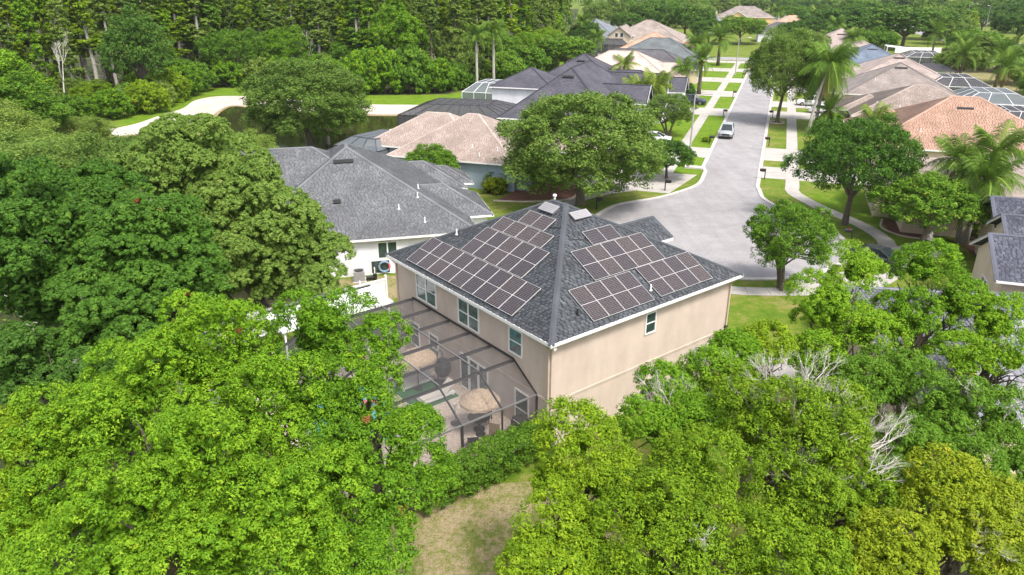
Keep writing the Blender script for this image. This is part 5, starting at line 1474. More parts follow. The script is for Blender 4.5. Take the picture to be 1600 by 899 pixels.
# ---- big trees of the foreground, each with a crown of its own
def big_tree(label, x, y, parts, seed, leaf, size=.047, per=46, puffs=76, trunk_r=.4, name='broadleaf_tree', bark='bark', fill=.14, dead=0, moss=0, brown=0, pr=.20, lobe=1.0, cover=1.55, boughs=()):
    """parts: round crown masses (dx,dy,z,R) around the trunk, each made of leafy lobes"""
    g = np.random.default_rng(seed)
    Cs, Rs = [], []
    for (dx, dy, z, Rm) in parts:
        r0 = lobe * (1.0 if Rm > 1.2 else .85)
        n = int(max(7, cover * (Rm / r0) ** 2))
        ii = np.arange(n) + .5
        zz = 1 - 1.55 * ii / n; ph = 10.166 * ii
        rr = np.sqrt(np.maximum(0, 1 - zz * zz))
        d = np.stack([rr * np.cos(ph), rr * np.sin(ph), zz * .95], 1) + g.normal(0, .07, (n, 3))
        Cs.append(np.array([dx, dy, z]) + d * max(.2, Rm - r0 * .8) * g.uniform(.74, 1.10, (n, 1))); Rs.append(r0 * g.uniform(.62, 1.25, n))
    C = np.concatenate(Cs); Rl = np.concatenate(Rs)
    t = thing(name, label, 'tree', (x, y, 0))
    # leafy puffs over the upper side of each lobe, fewer on the sheltered far side
    Ps, Pr = [], []
    tocam = unit(np.array([-x, -y, 12.0]))
    for c, r in zip(C, Rl):
        d = unit(g.normal(size=(puffs * 2, 3)) + [0, 0, .35])
        d = d[d[:, 2] > -.15][:puffs]
        keep = ((d @ tocam) > -.2) | (g.random(len(d)) < .25)
        d = d[keep]
        p = c + d * r * g.uniform(.84, .97, (len(d), 1)) * [1, 1, .9]
        far = (np.linalg.norm(p[:, None] - C[None], axis=2) / Rl[None] < .6).sum(1) == 0
        p = p[far]
        Ps.append(p); Pr.append(r * pr * g.uniform(.6, 1.25, len(p)))
    Ps = np.concatenate(Ps); Pr = np.concatenate(Pr)
    nper = per
    V, Q, var = clump_leaves(Ps, Pr, nper, size, g, up=.55, flat=.8, shell=.6, jit=.20, vp=.10, vl=.075)
    # inner leaves behind the outer lobes, their shade deepened by a darker leaf value
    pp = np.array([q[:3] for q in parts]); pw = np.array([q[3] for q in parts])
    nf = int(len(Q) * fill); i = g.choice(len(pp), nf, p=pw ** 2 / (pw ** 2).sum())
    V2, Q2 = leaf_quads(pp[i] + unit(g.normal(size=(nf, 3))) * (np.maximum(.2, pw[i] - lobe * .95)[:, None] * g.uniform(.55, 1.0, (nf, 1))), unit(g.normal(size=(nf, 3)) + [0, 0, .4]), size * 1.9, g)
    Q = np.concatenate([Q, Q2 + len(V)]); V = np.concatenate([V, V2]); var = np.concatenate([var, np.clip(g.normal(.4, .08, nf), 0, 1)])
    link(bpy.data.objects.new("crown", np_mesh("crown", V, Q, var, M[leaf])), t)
    h = max(1.5, min(p[2] - p[3] * .5 for p in parts))
    link(bpy.data.objects.new("trunk", trunk_mesh("trunk", seed, h * .8, trunk_r, [tuple(c) for c in C], M[bark], 0, 1, limbs=min(26, len(C)))), t)
    top = sorted([tuple(c) for c in C], key=lambda c: -c[2])
    if dead:
        b = MB(); gg = random.Random(seed)
        for i in range(dead):
            c = Vector(top[gg.randrange(max(3, len(top) // 2))])
            d = Vector((gg.uniform(-1, 1), gg.uniform(-1, .3), gg.uniform(.3, 1.0))).normalized()
            twigs(seed * 100 + i, c - d * .35, d, gg.uniform(.5, .8), .030, 5, b, .6)
        o = b.build("dead_branches", M['dead_wood'], t); o["kind"] = "stuff"
    if boughs:
        b = MB()
        for i, q in enumerate(boughs):
            for j in range(2):
                twigs(seed * 100 + i * 7 + j, Vector(q[:3]) - Vector(q[3:]).normalized() * .5, Vector(q[3:]) + Vector((j * .5 - .4, 0, j * .1)), .85, .027, 5, b, .55)
        o = b.build('dead_branches', M['dead_wood'], t); o['kind'] = 'stuff'
    if moss:
        gg = np.random.default_rng(seed + 5)
        i = gg.integers(0, len(C), moss)
        P = C[i] + unit(gg.normal(size=(moss, 3))) * Rl[i, None] * .9
        P = np.repeat(P, 14, 0) + gg.normal(0, .09, (moss * 14, 3)) * [1, 1, 2.4]
        V, Q = leaf_quads(P, unit(gg.normal(size=P.shape) * [1, 1, .2]), .10, gg, .25)
        o = link(bpy.data.objects.new("spanish_moss", np_mesh("spanish_moss", V, Q, gg.uniform(0, 1, len(Q)), M['moss'])), t); o["kind"] = "stuff"
    if brown:
        gg = np.random.default_rng(seed + 9)
        i = gg.integers(0, len(C), brown)
        P = C[i] + unit(gg.normal(size=(brown, 3)) + [0, -.8, .3]) * Rl[i, None] * .9
        V, Q, var = clump_leaves(P, gg.uniform(.08, .2, brown), 26, size, gg)
        o = link(bpy.data.objects.new("withered_leaves", np_mesh("withered_leaves", V, Q, var, M['leaf_brown'])), t); o["kind"] = "stuff"
    return t

# the big trees themselves
big_tree("huge bright green tree filling the lower left, left of the pool cage", -9.9, 17.6,
    [(0.0, 3.9, 9.4, 2.43), (-1.5, 2.4, 8.2, 2.74), (-4.0, 1.9, 7.1, 2.12), (2.2, 2.4, 8.0, 2.34), (1.2, -0.1, 7.4, 2.59), (3.7, -1.1, 6.9, 2.15), (-0.7, -1.1, 6.4, 2.35), (-3.5, -0.1, 6.0, 1.71), (1.8, -1.8, 6.0, 1.94), (4.2, -2.2, 5.9, 1.47), (-0.4, -2.4, 5.8, 1.72), (-3.1, -2.0, 5.6, 1.23)], 201, 'leaf_bright', trunk_r=.45, moss=14, brown=14)
big_tree("bright green tree directly in front of the pool cage's outer corner", -4.6, 19.6,
    [(-1.9, 2.9, 9.4, 1.86), (-0.1, 2.9, 9.1, 1.14), (-1.0, 1.2, 8.0, 1.58), (-0.4, 2.0, 8.2, 1.19), (-0.4, 1.1, 7.3, 1.23), (1.4, 0.0, 7.4, 0.91), (1.8, -0.8, 6.4, 1.00), (0.5, -2.0, 6.0, 1.43), (-0.6, -0.6, 6.8, 1.90), (0.7, -3.4, 5.7, 1.05), (-0.1, -3.8, 5.7, 1.06)], 202, 'leaf_bright', trunk_r=.36, moss=8, brown=8)
big_tree("pale yellow green tree at the lower left edge below the dark trees", -14.8, 17.7,
    [(-0.5, 1.3, 7.5, 1.18), (-0.1, -0.2, 6.3, 1.23), (0.6, -1.2, 5.3, 1.01)], 203, 'leaf_lime', trunk_r=.25)
big_tree("broad dark green tree on the left edge above the bright one", -23.8, 36.7,
    [(0.7, -1.7, 7.7, 4.56), (-2.3, 0.3, 9.8, 3.01), (1.6, 1.3, 9.9, 2.40)], 204, 'leaf_deep', size=.085, per=50, trunk_r=.45, moss=16, lobe=1.0, cover=2.2)
big_tree("dark green domed tree between the left edge and the grey bungalow", -17.3, 32.7,
    [(-0.4, 1.3, 8.4, 3.47), (-1.1, -1.7, 6.3, 2.83), (1.4, 0.3, 7.5, 2.17)], 205, 'leaf_deep', size=.085, per=50, trunk_r=.4, moss=12, brown=5, lobe=.95, cover=2.2)
big_tree("shaded low tree under the dark domed tree by the lower left thicket", -19.3, 27.8,
    [(-1.7, 0.8, 5.0, 2.54), (1.7, -0.8, 4.9, 1.62)], 207, 'leaf_dark', size=.07, per=50, trunk_r=.25, moss=8)  # the dark leaf colour stands in for shadow on this tree
big_tree("olive green live oak beside the grey roof's left end", -16.5, 44.3,
    [(-4.4, 2.7, 8.9, 4.40), (-1.2, 1.7, 8.1, 3.31), (2.5, -0.8, 5.9, 3.00), (-8.3, 3.7, 8.4, 2.49), (1.6, -1.3, 3.9, 2.82), (4.6, -0.8, 4.8, 1.70), (-0.9, -2.8, 4.9, 2.91), (-0.3, 0.2, 6.6, 3.45), (1.6, 0.2, 5.8, 1.96), (4.8, -2.8, 3.7, 1.57)], 206, 'leaf_oak', size=.085, per=44, trunk_r=.5, name='live_oak', moss=14, lobe=1.0, cover=2.2)
big_tree("bright green tree at the house corner beside the clipped hedge", 1.8, 17.4,
    [(0.3, 2.1, 7.1, 1.34), (-0.2, 1.2, 6.1, 0.99), (1.0, 1.1, 6.3, 1.38), (-0.3, -0.4, 5.3, 1.47), (0.6, -0.8, 5.4, 1.39), (-1.1, -1.4, 5.3, 0.87), (-0.2, -1.8, 5.4, 1.15)], 211, 'leaf_lime', trunk_r=.25)
big_tree("bright tree with bare white twigs against the tan side wall", 6.6, 23.2,
    [(-1.0, -0.2, 6.9, 1.11), (0.7, 0.8, 6.9, 1.08), (2.2, 2.3, 7.1, 0.95), (-1.8, -1.7, 6.3, 1.11), (-0.1, -1.2, 6.2, 1.24)], 212, 'leaf_bright', trunk_r=.25, boughs=[[-1.0, -1.2, 6.2, -0.35, -0.1, 1], [-0.6, -0.8, 6.5, 0.2, 0, 1], [0.6, 0.4, 6.9, 0.1, 0.2, 1], [-1.2, -1.0, 6.6, -0.6, 0, 0.7]])
big_tree("lime green tree in the lower middle below the bare twigs", 5.6, 16.6,
    [(-1.7, 0.6, 6.3, 1.77), (0.1, 2.0, 6.6, 1.58), (-0.6, -0.6, 6.2, 1.60), (1.2, -0.6, 5.7, 1.52), (-1.9, -1.2, 5.6, 1.48), (2.9, -0.4, 5.3, 1.27)], 213, 'leaf_lime', trunk_r=.25, dead=1)
big_tree("yellow green tree hung with grey moss and many dead white boughs", 9.6, 20.4,
    [(-1.0, 0.6, 6.6, 1.95), (0.4, -0.4, 6.6, 1.77), (-1.5, 2.6, 6.7, 1.11), (-1.0, -2.4, 5.9, 1.65), (1.3, -1.8, 5.4, 1.51), (1.8, 1.6, 6.8, 1.23)], 214, 'leaf_lime', trunk_r=.3, moss=24, boughs=[[-1.1, 1.2, 6.7, 0.1, 0, 1], [-0.3, 2.0, 7.3, -0.3, 0.1, 1], [0.2, 1.0, 7.1, 0.3, 0, 1], [1.0, 2.2, 7.4, 0.5, 0.1, 0.9], [0.7, 0.0, 6.5, 0.6, 0, 0.6], [-0.6, -1.0, 6.0, -0.3, -0.2, 0.8], [1.6, 1.0, 6.5, 0.6, 0, 0.8], [1.9, 0.4, 6.3, 0.9, -0.1, 0.5], [2.4, -0.2, 6.4, 0.8, 0, 0.4], [-0.4, -1.6, 5.7, 0.4, -0.2, 0.9], [-0.5, 2.4, 7.1, -0.5, 0, 0.8], [0.8, -0.6, 6.2, 0.9, -0.1, 0.25], [1.3, -1.6, 6.0, 0.8, 0, 0.5]])
big_tree("yellowish tree with coppery tips in the lower right corner", 12.4, 16.9,
    [(0.6, 0.4, 5.5, 1.62), (2.4, 0.9, 5.5, 1.26), (-1.6, -0.5, 5.6, 1.37), (1.6, -0.7, 5.3, 1.09), (1.1, 1.6, 6.2, 1.09), (-2.4, -0.6, 5.1, 1.10), (-1.7, -1.2, 5.2, 1.07)], 215, 'leaf_yellow', trunk_r=.25, dead=3)
big_tree("green tree just right of the tan house's far downspout", 10.1, 26.0,
    [(0.0, 0.0, 7.1, 1.15)], 216, 'leaf_lime', trunk_r=.22)
big_tree("tall bright oak beyond the side lawn with grey roof showing through", 14.3, 29.1,
    [(-0.4, 0.4, 7.3, 1.84), (1.3, 1.9, 8.4, 1.40), (-1.7, -1.6, 5.8, 1.57), (0.8, -0.6, 6.6, 1.52)], 217, 'leaf_bright', trunk_r=.2, dead=2, moss=8, cover=1.9)
big_tree("tallest bright oak on the right in front of the dark blue roof", 18.8, 30.5,
    [(0.1, 1.0, 8.4, 1.54), (-1.3, -1.0, 6.7, 1.76), (1.3, 0.0, 7.2, 1.60)], 218, 'leaf_bright', trunk_r=.2, dead=2, moss=8, cover=1.9)
big_tree("bright oak reaching the right edge below the dark blue roof", 20.4, 28.0,
    [(0.6, 1.0, 6.8, 1.63), (0.8, -0.5, 5.8, 1.36), (-1.4, -0.5, 5.8, 1.36)], 219, 'leaf_bright', trunk_r=.2, moss=8, cover=1.9)
big_tree("deep green oak on the right over the lilac shingles", 16.0, 23.4,
    [(-0.4, 2.6, 5.5, 1.82), (0.9, 0.9, 5.0, 1.99), (2.8, 0.6, 4.9, 1.60), (-2.1, 2.1, 5.5, 1.41), (-1.2, -0.9, 4.8, 1.41), (0.5, -1.4, 4.5, 1.44), (2.3, -1.1, 4.4, 1.29), (-2.8, -2.9, 4.4, 1.21)], 220, 'leaf_mid', trunk_r=.18, dead=4, moss=14, cover=1.9)

# ---- middle distance
T = put_tree
T('oakC', 6.9, 71.2, 11.2, 8.0, .4, name='live_oak', label="large round live oak by the cul de sac in front of the blue house")
T('oakB', 30.7, 64.6, 9.6, 5.7, 1.0, 'leaf_deep', 'live_oak', "dark spreading oak on the corner lawn beside the curved pavement")
T('oakA', 42.4, 118.3, 13.2, 5.4, 2.2, name='live_oak', label="tall street oak in a stone ring on the right verge")
T('smallA', 19.7, 48.9, 6.5, 3.1, .3, 'leaf_mid', name='crape_myrtle', label="multi stemmed small tree on the lawn right of the tan house")
T('smallB', 34.4, 58.2, 5.9, 4.0, 1.7, name='broadleaf_tree', label="rounded mid green tree in front of the rose roofed bungalow")
T('smallB', -8.3, 75.2, 4.9, 2.9, .6, 'leaf_mid', 'garden_tree', "dense dark garden tree against the blue wall under the salmon roof")
T('smallA', 22.8, 107.3, 6.0, 3.6, 2.0, 'leaf_oak', 'garden_tree', "small leaning tree on the bright lawn beside the white car")
T('oakC', -27.4, 99.5, 11.6, 8.2, .2, name='live_oak', label="big live oak on the pond bank left of the salmon roof")
T('smallB', 17.6, 81.8, 4.2, 3.1, 3.0, 'leaf_dark', 'garden_tree', "low dark tree beside the driveway at the right of the large oak")
T('oakB', 79, 205, 9.0, 6.2, .7, name='live_oak', label="street oak further down the right side near the corner")
# left side, towards the pond
for (k, x, y, h, wd, rz, lf, lab) in [
    ('wispA', -58, 80, 8.4, 7.6, 0, None, "wispy olive willow at the left edge below the tall wood"),
    ('wispA', -46, 72, 6.8, 7.0, 1, None, "feathery olive willow above the broad dark tree"),
    ('wispA', -37.5, 74, 5.6, 6.2, 2, 'leaf_olive', "thin branched willow with the pond glinting behind it"),
    ('wispA', -30, 80, 5.2, 4.8, 3, 'leaf_olive', "sparse willow on the near bank of the pond"),
    ('wispA', -41, 62, 8.2, 7.0, 4, 'leaf_oak', "dull green willow behind the broad dark tree"),
    ('wispA', -31, 62, 8.8, 6.4, 5, 'leaf_oak', "grey green willow behind the live oak by the grey roof"),
    ('wispA', -58, 98, 4.2, 4.6, 1.4, 'leaf_olive', "low willow scrub at the end of the sand bank"),
    ('broadA', -70, 97, 13.5, 7.5, 1, 'leaf_bright', "bright green tree on the left edge below the tall pines"),
    ('broadB', -62, 92, 9.5, 6.0, 2, 'leaf_mid', "leafy green tree beside the willows on the left edge"),
    ('broadA', -80, 116, 10.5, 6, 3, 'leaf_mid', "dense green tree on the left edge at the foot of the pines"),
    ('broadB', -67, 137, 15.5, 5.4, .4, 'leaf_dark', "very dark broad tree standing out from the wood above the white sand"),
    ('oakB', -61, 168, 11.5, 7.6, .5, 'leaf_mid', "wide rounded tree at the wood's edge above the far sand"),
    ('oakA', -50, 176, 11, 7.5, 1.5, 'leaf_bright', "light green domed tree at the wood's edge above the live oak"),
    ('broadA', -36, 170, 9.5, 5, 2.5, 'leaf_mid', "mid green tree at the wood's edge left of the bright thicket"),
    ('broadB', -24.5, 166, 16.5, 6, 3.5, 'leaf_bright', "tall bright green tree rising behind the big leaved thicket"),
    ('oakB', -13, 172, 11.5, 6, .5, 'leaf_olive', "olive tree behind the two tall palms"),
    ('broadA', -3, 180, 10, 5, 1.2, 'leaf_mid', "leafy tree at the wood's edge right of the two tall palms"),
    ('wispA', 5, 200, 9, 7, 2, 'leaf_bright', "bright bamboo like clump behind the purple roof's peak"),
    ('wispA', 10, 216, 9, 6.4, 3, 'leaf_lime', "yellow green feathery clump behind the purple roof's peak"),
    ('broadB', 9, 267, 14, 7.5, .9, 'leaf_bright', "bright tree at the end of the wood left of the brown roof"),
    ('broadA', 23, 243, 10, 5, .2, 'leaf_dark', "dark tree between the wood and the charcoal roofs")]:
    T(k, x, y, h, wd, rz, lf, 'willow' if k == 'wispA' else 'broadleaf_tree', lab)
# shrubs along the wood's edge
sh_ = [(-66, 122, 4.6, 3.4, 'A', 'leaf_bright'), (-62.5, 128, 5.2, 3.4, 'A', 'leaf_lime'), (-63.5, 134.5, 4.4, 3.0, 'A', 'leaf_olive'), (-64, 141, 5.0, 3.6, 'B', 'leaf_lime'), (-64.5, 148, 5.6, 3.6, 'A', 'leaf_bright'),
       (-65, 155, 5.2, 3.8, 'B', 'leaf_mid'), (-61, 163, 5.6, 3.8, 'A', 'leaf_bright'), (-54, 164, 5.2, 3.8, 'B', 'leaf_olive'), (-47, 163, 5.4, 4.0, 'A', 'leaf_mid'), (-40, 159, 6, 4.0, 'B', 'leaf_mid')]
pos_ = ["beside the near end of the sand", "above the near sand", "with reddish dry stems above the sand", "halfway along the white sand", "behind the white sand's bend",
        "at the strip of grass behind the far sand", "at the corner of the grass strip", "left of the live oak's crown", "just above the live oak's crown", "right above the live oak's crown"]
for (x, y, h, wd, k, lf), ps in zip(sh_, pos_):
    bush('shrub' + k, x, y, wd, h, x * .7, {'leaf_bright': "bright green", 'leaf_lime': "yellow green", 'leaf_olive': "olive green", 'leaf_mid': "mid green"}[lf] + " shrub " + ps, lf, group="shrubs along the edge of the wood")
for i, (x, y, h, wd) in enumerate([(-29.5, 152.5, 7.5, 4.2), (-25, 152.8, 8.6, 4.4), (-20.2, 153.2, 8.0, 4.2), (-15.6, 154.2, 6.4, 3.8)]):
    bush('shrubA' if i % 2 else 'shrubB', x, y, wd, h, i * 1.3, ["big leaved bright thicket bush left of the others by the pond lawn", "tallest big leaved bush of the thicket by the pond lawn", "glossy big leaved bush in the middle of the thicket by the pond lawn", "smaller big leaved bush nearest the two tall palms"][i], 'leaf_bright' if i != 2 else 'leaf_mid', group="thicket behind the pond lawn")
for i, (x, y, h, wd, lf) in enumerate([(-9.5, 166, 6, 4, 'leaf_olive'), (-1, 170, 6, 4.5, 'leaf_mid'), (4.5, 180, 6.4, 4.4, 'leaf_mid'), (8.5, 196, 5.4, 4, 'leaf_olive'), (13.5, 220, 5, 4, 'leaf_mid'), (18, 262, 6, 5, 'leaf_olive')]):
    bush('shrubB', x, y, wd, h, i, ["olive scrub bush between the two tall palms and the wood", "scrub bush right behind the black pool cage", "green bush at the wood's edge behind the white framed cage", "dull bush in the shade beneath the feathery clump", "bush on the lawn behind the small dark cage", "olive bush where the lawn meets the end of the wood"][i], lf, group="shrubs along the edge of the wood")
for i, (k, x, y, h, wd, lf, lab) in enumerate([
    ('broadA', -86, 128, 9, 5.5, 'leaf_mid', "understory tree at the left edge beneath the tall pines"), ('oakC', -80, 136, 8, 5, 'leaf_olive', "low olive tree in front of the pines left of the bare grey tree"),
    ('broadB', -73, 131, 7.5, 4.5, 'leaf_lime', "lime green sapling tree left of the dark broad tree"), ('oakC', -70, 145, 9, 5, 'leaf_bright', "bright understory tree behind the yellow green shrub"),
    ('broadA', -71, 158, 11, 5.5, 'leaf_mid', "mid green understory tree right of the dark broad tree"), ('oakC', -66, 172, 11, 6, 'leaf_olive', "olive understory tree above the sand's bend"),
    ('broadB', -55, 170, 9, 5, 'leaf_lime', "lime green tree between the two domed trees at the wood's edge"), ('oakC', -41, 168, 10, 5.5, 'leaf_olive', "olive domed tree above the pond oak's crown"),
    ('broadA', -31, 163, 9, 4.6, 'leaf_mid', "understory tree left of the tall bright tree behind the thicket"), ('broadB', -19, 163, 10, 4.6, 'leaf_olive', "olive understory tree behind the thicket's right end"),
    ('oakC', -8, 170, 9, 5, 'leaf_lime', "lime understory tree between the tall palms and the wood"), ('broadA', 1, 188, 10, 5.5, 'leaf_olive', "olive understory tree above the purple roof's ridge"),
    ('oakC', -92, 118, 8, 5, 'leaf_bright', "bright low tree at the far left edge of the wood")]):
    T(k, x, y, h * .62, wd * .85, i * 1.1, lf, 'understory_tree', lab)
for i, (x, y, h, wd, lf, lab) in enumerate([
    (-71, 119, 3.6, 3.2, 'leaf_mid', "mid green shrub left of the first bright shrub by the sand"), (-66.5, 131.5, 4.4, 3.0, 'leaf_mid', "mid green shrub tucked behind the yellow green one"),
    (-67, 138, 5, 3.2, 'leaf_bright', "bright shrub under the dark broad tree"), (-67, 145, 4.6, 3.2, 'leaf_olive', "olive shrub under the dark broad tree's right side"),
    (-67.5, 151.5, 4.6, 3.2, 'leaf_lime', "lime shrub behind the sand's bend"), (-58, 166, 5, 3.6, 'leaf_mid', "mid green shrub above the grass strip's corner"),
    (-51, 166.5, 5.2, 3.6, 'leaf_bright', "bright shrub above the far sand, left of the pond oak"), (-44, 163, 5.2, 3.6, 'leaf_olive', "olive shrub above the pond oak's crown"),
    (-35.5, 157, 5.6, 3.8, 'leaf_mid', "mid green shrub right of the pond oak's top"), (-32.5, 154, 5.2, 3.4, 'leaf_lime', "lime shrub at the left end of the big leaved thicket"),
    (-11.5, 158.5, 4.6, 3.2, 'leaf_mid', "low mid green shrub left of the two tall palms"), (-77, 124, 4.2, 3.6, 'leaf_olive', "olive shrub by the left edge beneath the wood")]):
    bush('shrubA' if i % 2 else 'shrubB', x, y, wd, h, i * 1.7, lab, lf, group="shrubs along the edge of the wood")
# the wood itself
edge_w = [(-112, 118), (-100, 122), (-84, 132), (-74, 142), (-73, 156), (-70, 170), (-58, 176), (-44, 172), (-30, 165), (-16, 164), (-4, 176), (6, 205), (13, 245), (21, 300), (27, 345)]
gw = random.Random(99)
ln = smooth_line(edge_w, 12)
acc = 0; last = ln[0]; cand = []
for p in ln:
    acc += float(np.linalg.norm(p - last)); last = p
    if acc >= 3.7: cand.append(p); acc = 0
keys = ['pineA', 'pineB', 'pineB', 'pineC', 'pineD', 'pineD']
wood = []
for row, (off, step) in enumerate(((3, 1), (9, 1), (17, 1), (28, 1), (42, 2))):
    for i, p in enumerate(cand):
        if i % step: continue
        c = np.array([-60.0, 260.0]); d = (c - p); d = d / np.linalg.norm(d)
        q = p + np.array([-.35 if p[1] > 178 else 0, .94]) * off + np.array([gw.uniform(-1.6, 1.6), gw.uniform(-1.6, 1.6)])
        if p[1] > 178: q = p + np.array([-.96, .2]) * off + np.array([gw.uniform(-1.6, 1.6), gw.uniform(-1.6, 1.6)])
        wood.append((q, row, i))
lfs = ['leaf_lime', 'leaf_bright', 'leaf_olive', 'leaf_olive', 'leaf_mid', 'leaf_lime', 'leaf_oak']
for (q, row, i) in wood:
    k = gw.choice(keys)
    far = q[1] > 195
    lf = gw.choice(lfs)
    h = gw.uniform(17, 23)
    nm = {'leaf_mid': "mid green", 'leaf_bright': "light green", 'leaf_olive': "olive green", 'leaf_lime': "yellow green", 'leaf_oak': "dull green"}[lf]
    sz = "very tall" if h > 21.2 else "tall" if h > 19 else "slightly shorter"
    bz = q[0] / q[1]
    where = ("at the left edge" if bz < -.62 else "left of the dark broad tree" if bz < -.50 else "above the white sand" if bz < -.40 else "above the far sand" if bz < -.32 else "above the pond oak" if bz < -.22 else
             "behind the big leaved thicket" if bz < -.12 else "behind the two tall palms" if bz < -.02 else "behind the purple roof")
    if row >= 2: where = where.replace("left of the dark broad tree", "on the left")
    lab = f"{sz} {nm} pine, " + ("front row" if row == 0 else "second row" if row == 1 else "deep in wood" if row == 2 else "back row" if row == 3 else "rearmost row") + f" {where}"
    T(k, q[0], q[1], h, gw.uniform(1.6, 2.5), gw.uniform(0, 6), lf, 'pine_tree', lab, group="tall slim trees of the wood " + where)
# bare grey trees in the wood
for i, (x, y, h) in enumerate([(-78, 131, 15), (-46, 171, 13), (-20.5, 160.5, 8.5), (-17, 160.5, 7.5), (-66, 128.5, 5)]):
    t = thing('dead_tree', ["bare grey tree among the tall pines on the left", "leafless grey tree draped in moss at the wood's middle", "bare silvery shrub tree above the big leaved thicket", "second bare silvery shrub tree, beside the olive tree", "small bare grey tree above the near sand"][i], 'dead tree', (x, y, 0))
    b = MB(); twigs(400 + i, (0, 0, -.1), (0, .05, 1), h * .36, .16, 5, b, .5)
    b.build("trunk", M['dead_wood'], t)
g = np.random.default_rng(77)
n = 2200
P_ = np.array([c for c in cand])[g.integers(0, len(cand), n)] + np.stack([g.uniform(-8, 2, n), g.uniform(1, 46, n)], 1)
C = np.concatenate([P_, g.uniform(.3, 1.0, (n, 1)) * np.interp(P_[:, 1:2], [130, 170, 215], [3.4, 4.2, 9])], 1)
V, Q, var = clump_leaves(C, g.uniform(.8, 1.9, n), 24, .20, g)
tag(link(bpy.data.objects.new("undergrowth", np_mesh("undergrowth", V, Q, var, M['leaf_dark']))), None, None, None, "stuff")
n = 1600
C = np.stack([g.uniform(-66, -15, n), g.uniform(20, 104, n), g.uniform(.1, 1.3, n)], 1)
C = C[(C[:, 0] < -16 - (C[:, 1] - 30) * .25) | (C[:, 1] < 30) & (C[:, 0] < -13)]
C = C[~((C[:, 0] > -46) & (C[:, 1] > 86))]
V, Q, var = clump_leaves(C, g.uniform(.6, 1.5, len(C)), 26, .15, g)
tag(link(bpy.data.objects.new("ground_cover", np_mesh("ground_cover", V, Q, var, M['leaf_mid']))), None, None, None, "stuff")

# ---- palms
palm(-7.3, 157.5, 10.6, 3.2, 22, 'queen', "left one of the two tall slim palms at the pond lawn's end", r=.26, leaf='palm')
palm(-3.9, 161, 11.0, 3.4, 22, 'queen', "right one of the two tall slim palms, nearer the purple roof", r=.28, leaf='palm')
palm(38.6, 59.4, 7.4, 3.3, 20, 'queen', "big triple trunk queen palm in front of the rose and orange roofs", trunks=3, r=.2, dead=2)
palm(21.2, 116.5, 5.6, 3.4, 20, 'queen', "queen palm on the lawn at the dark roofed house's driveway", leaf='palm_light', trunks=2, r=.14)
palm(20.4, 138, 6.6, 3.0, 18, 'queen', "slender light queen palm rising before the white gable", leaf='palm_light', r=.14)
palm(37.6, 151, 6.2, 3.6, 30, 'date', "date palm with a thick trunk, the nearer one on the left verge", r=.36, bark='bark', dead=3)
palm(33.6, 149, 5.0, 2.8, 20, 'queen', "shorter palm next to the nearer date palm by a driveway", r=.18)
palm(56, 207, 6.6, 5.0, 32, 'date', "further date palm on the left verge with a round crown", r=.4, bark='bark')
palm(47, 196, 6.0, 4.0, 22, 'queen', "drooping palm just left of the further date palm", r=.2)
palm(43.8, 108.6, 9.6, 4.4, 30, 'queen', "tall leaning queen palm over the right pavement", r=.2, lean=(2.0, 1.0), dead=2)
palm(46.5, 113, 8.8, 4.4, 30, 'queen', "queen palm with heavy drooping fronds behind the leaning one", r=.2, lean=(.6, .2), dead=2)
palm(48.5, 118, 7.0, 4.0, 26, 'queen', "shorter queen palm beside the sandy tan roof's driveway", r=.18, leaf='palm')
palm(47.0, 110.2, 2.8, 3.2, 26, 'date', "low bushy palm at the foot of the tall leaning palm", r=.3, bark='bark')
palm(43.2, 88, 5.2, 2.8, 18, 'queen', "yellowish slim palm in front of the orange roof's eave", r=.12, leaf='palm_light')
for i, (x, y, h, L, k, lab) in enumerate([
    (118, 215, 7.6, 4.6, 'date', "date palm behind the dark canopy cage on the right"), (109, 186, 6.4, 4.0, 'date', "bushy palm left of the three near the white cages"),
    (100, 169, 6.0, 4.6, 'date', "palm in the row just above the brown grey house's cage"), (102, 159, 7.0, 4.8, 'date', "tallest palm of the row by the white cages"),
    (95, 146, 5.6, 4.2, 'date', "palm right of the white cages with yellowed fronds"), (92, 134, 5.4, 3.8, 'date', "thick palm nearest the right edge beside the white cages"),
    (88.5, 127, 4.6, 3.4, 'date', "short palm at the right edge behind the orange roof's cage"), (119, 305, 8.6, 5.0, 'date', "tall palm with golden fronds beyond the leaning queen palms"),
    (111, 265, 7.2, 4.2, 'queen', "slim palm in front of the dusty rose house"), (93, 210, 6.6, 3.8, 'queen', "slim palm leaning over the slate blue roof"),
    (38, 392, 9.2, 6.4, 'date', "shaggy palm behind the brown roof at the wood's edge"), (25, 227, 5.6, 3.6, 'queen', "small palm by the lawn behind the charcoal roofs"),
    (22, 242, 9.5, 3.4, 'queen', "slim palm standing at the wood's end by the lawn"), (128, 376, 7.6, 5.2, 'queen', "palm in front of the orange tiled roof far off")]):
    palm(x, y, h, L, 22, k, lab, r=.26, bark='bark', leaf='palm_light' if i in (7,) else 'palm', dead=4 if i in (7, 4) else 0)
palm(-25.4, 101.2, 5.2, 2.2, 16, 'queen', "ragged palm at the pond's edge under the live oak", r=.2, dead=4)
for x, y, lab in ((-1.6, 77.8, "left sago like palm in the mulch bed by the blue house"), (.4, 79.6, "middle low palm in the mulch bed by the blue house"), (2.8, 79.2, "right low palm in the mulch bed under the large oak")):
    palm(x, y, 1.3, 2.3, 18, 'date', lab, r=.2, bark='bark', boots=False)
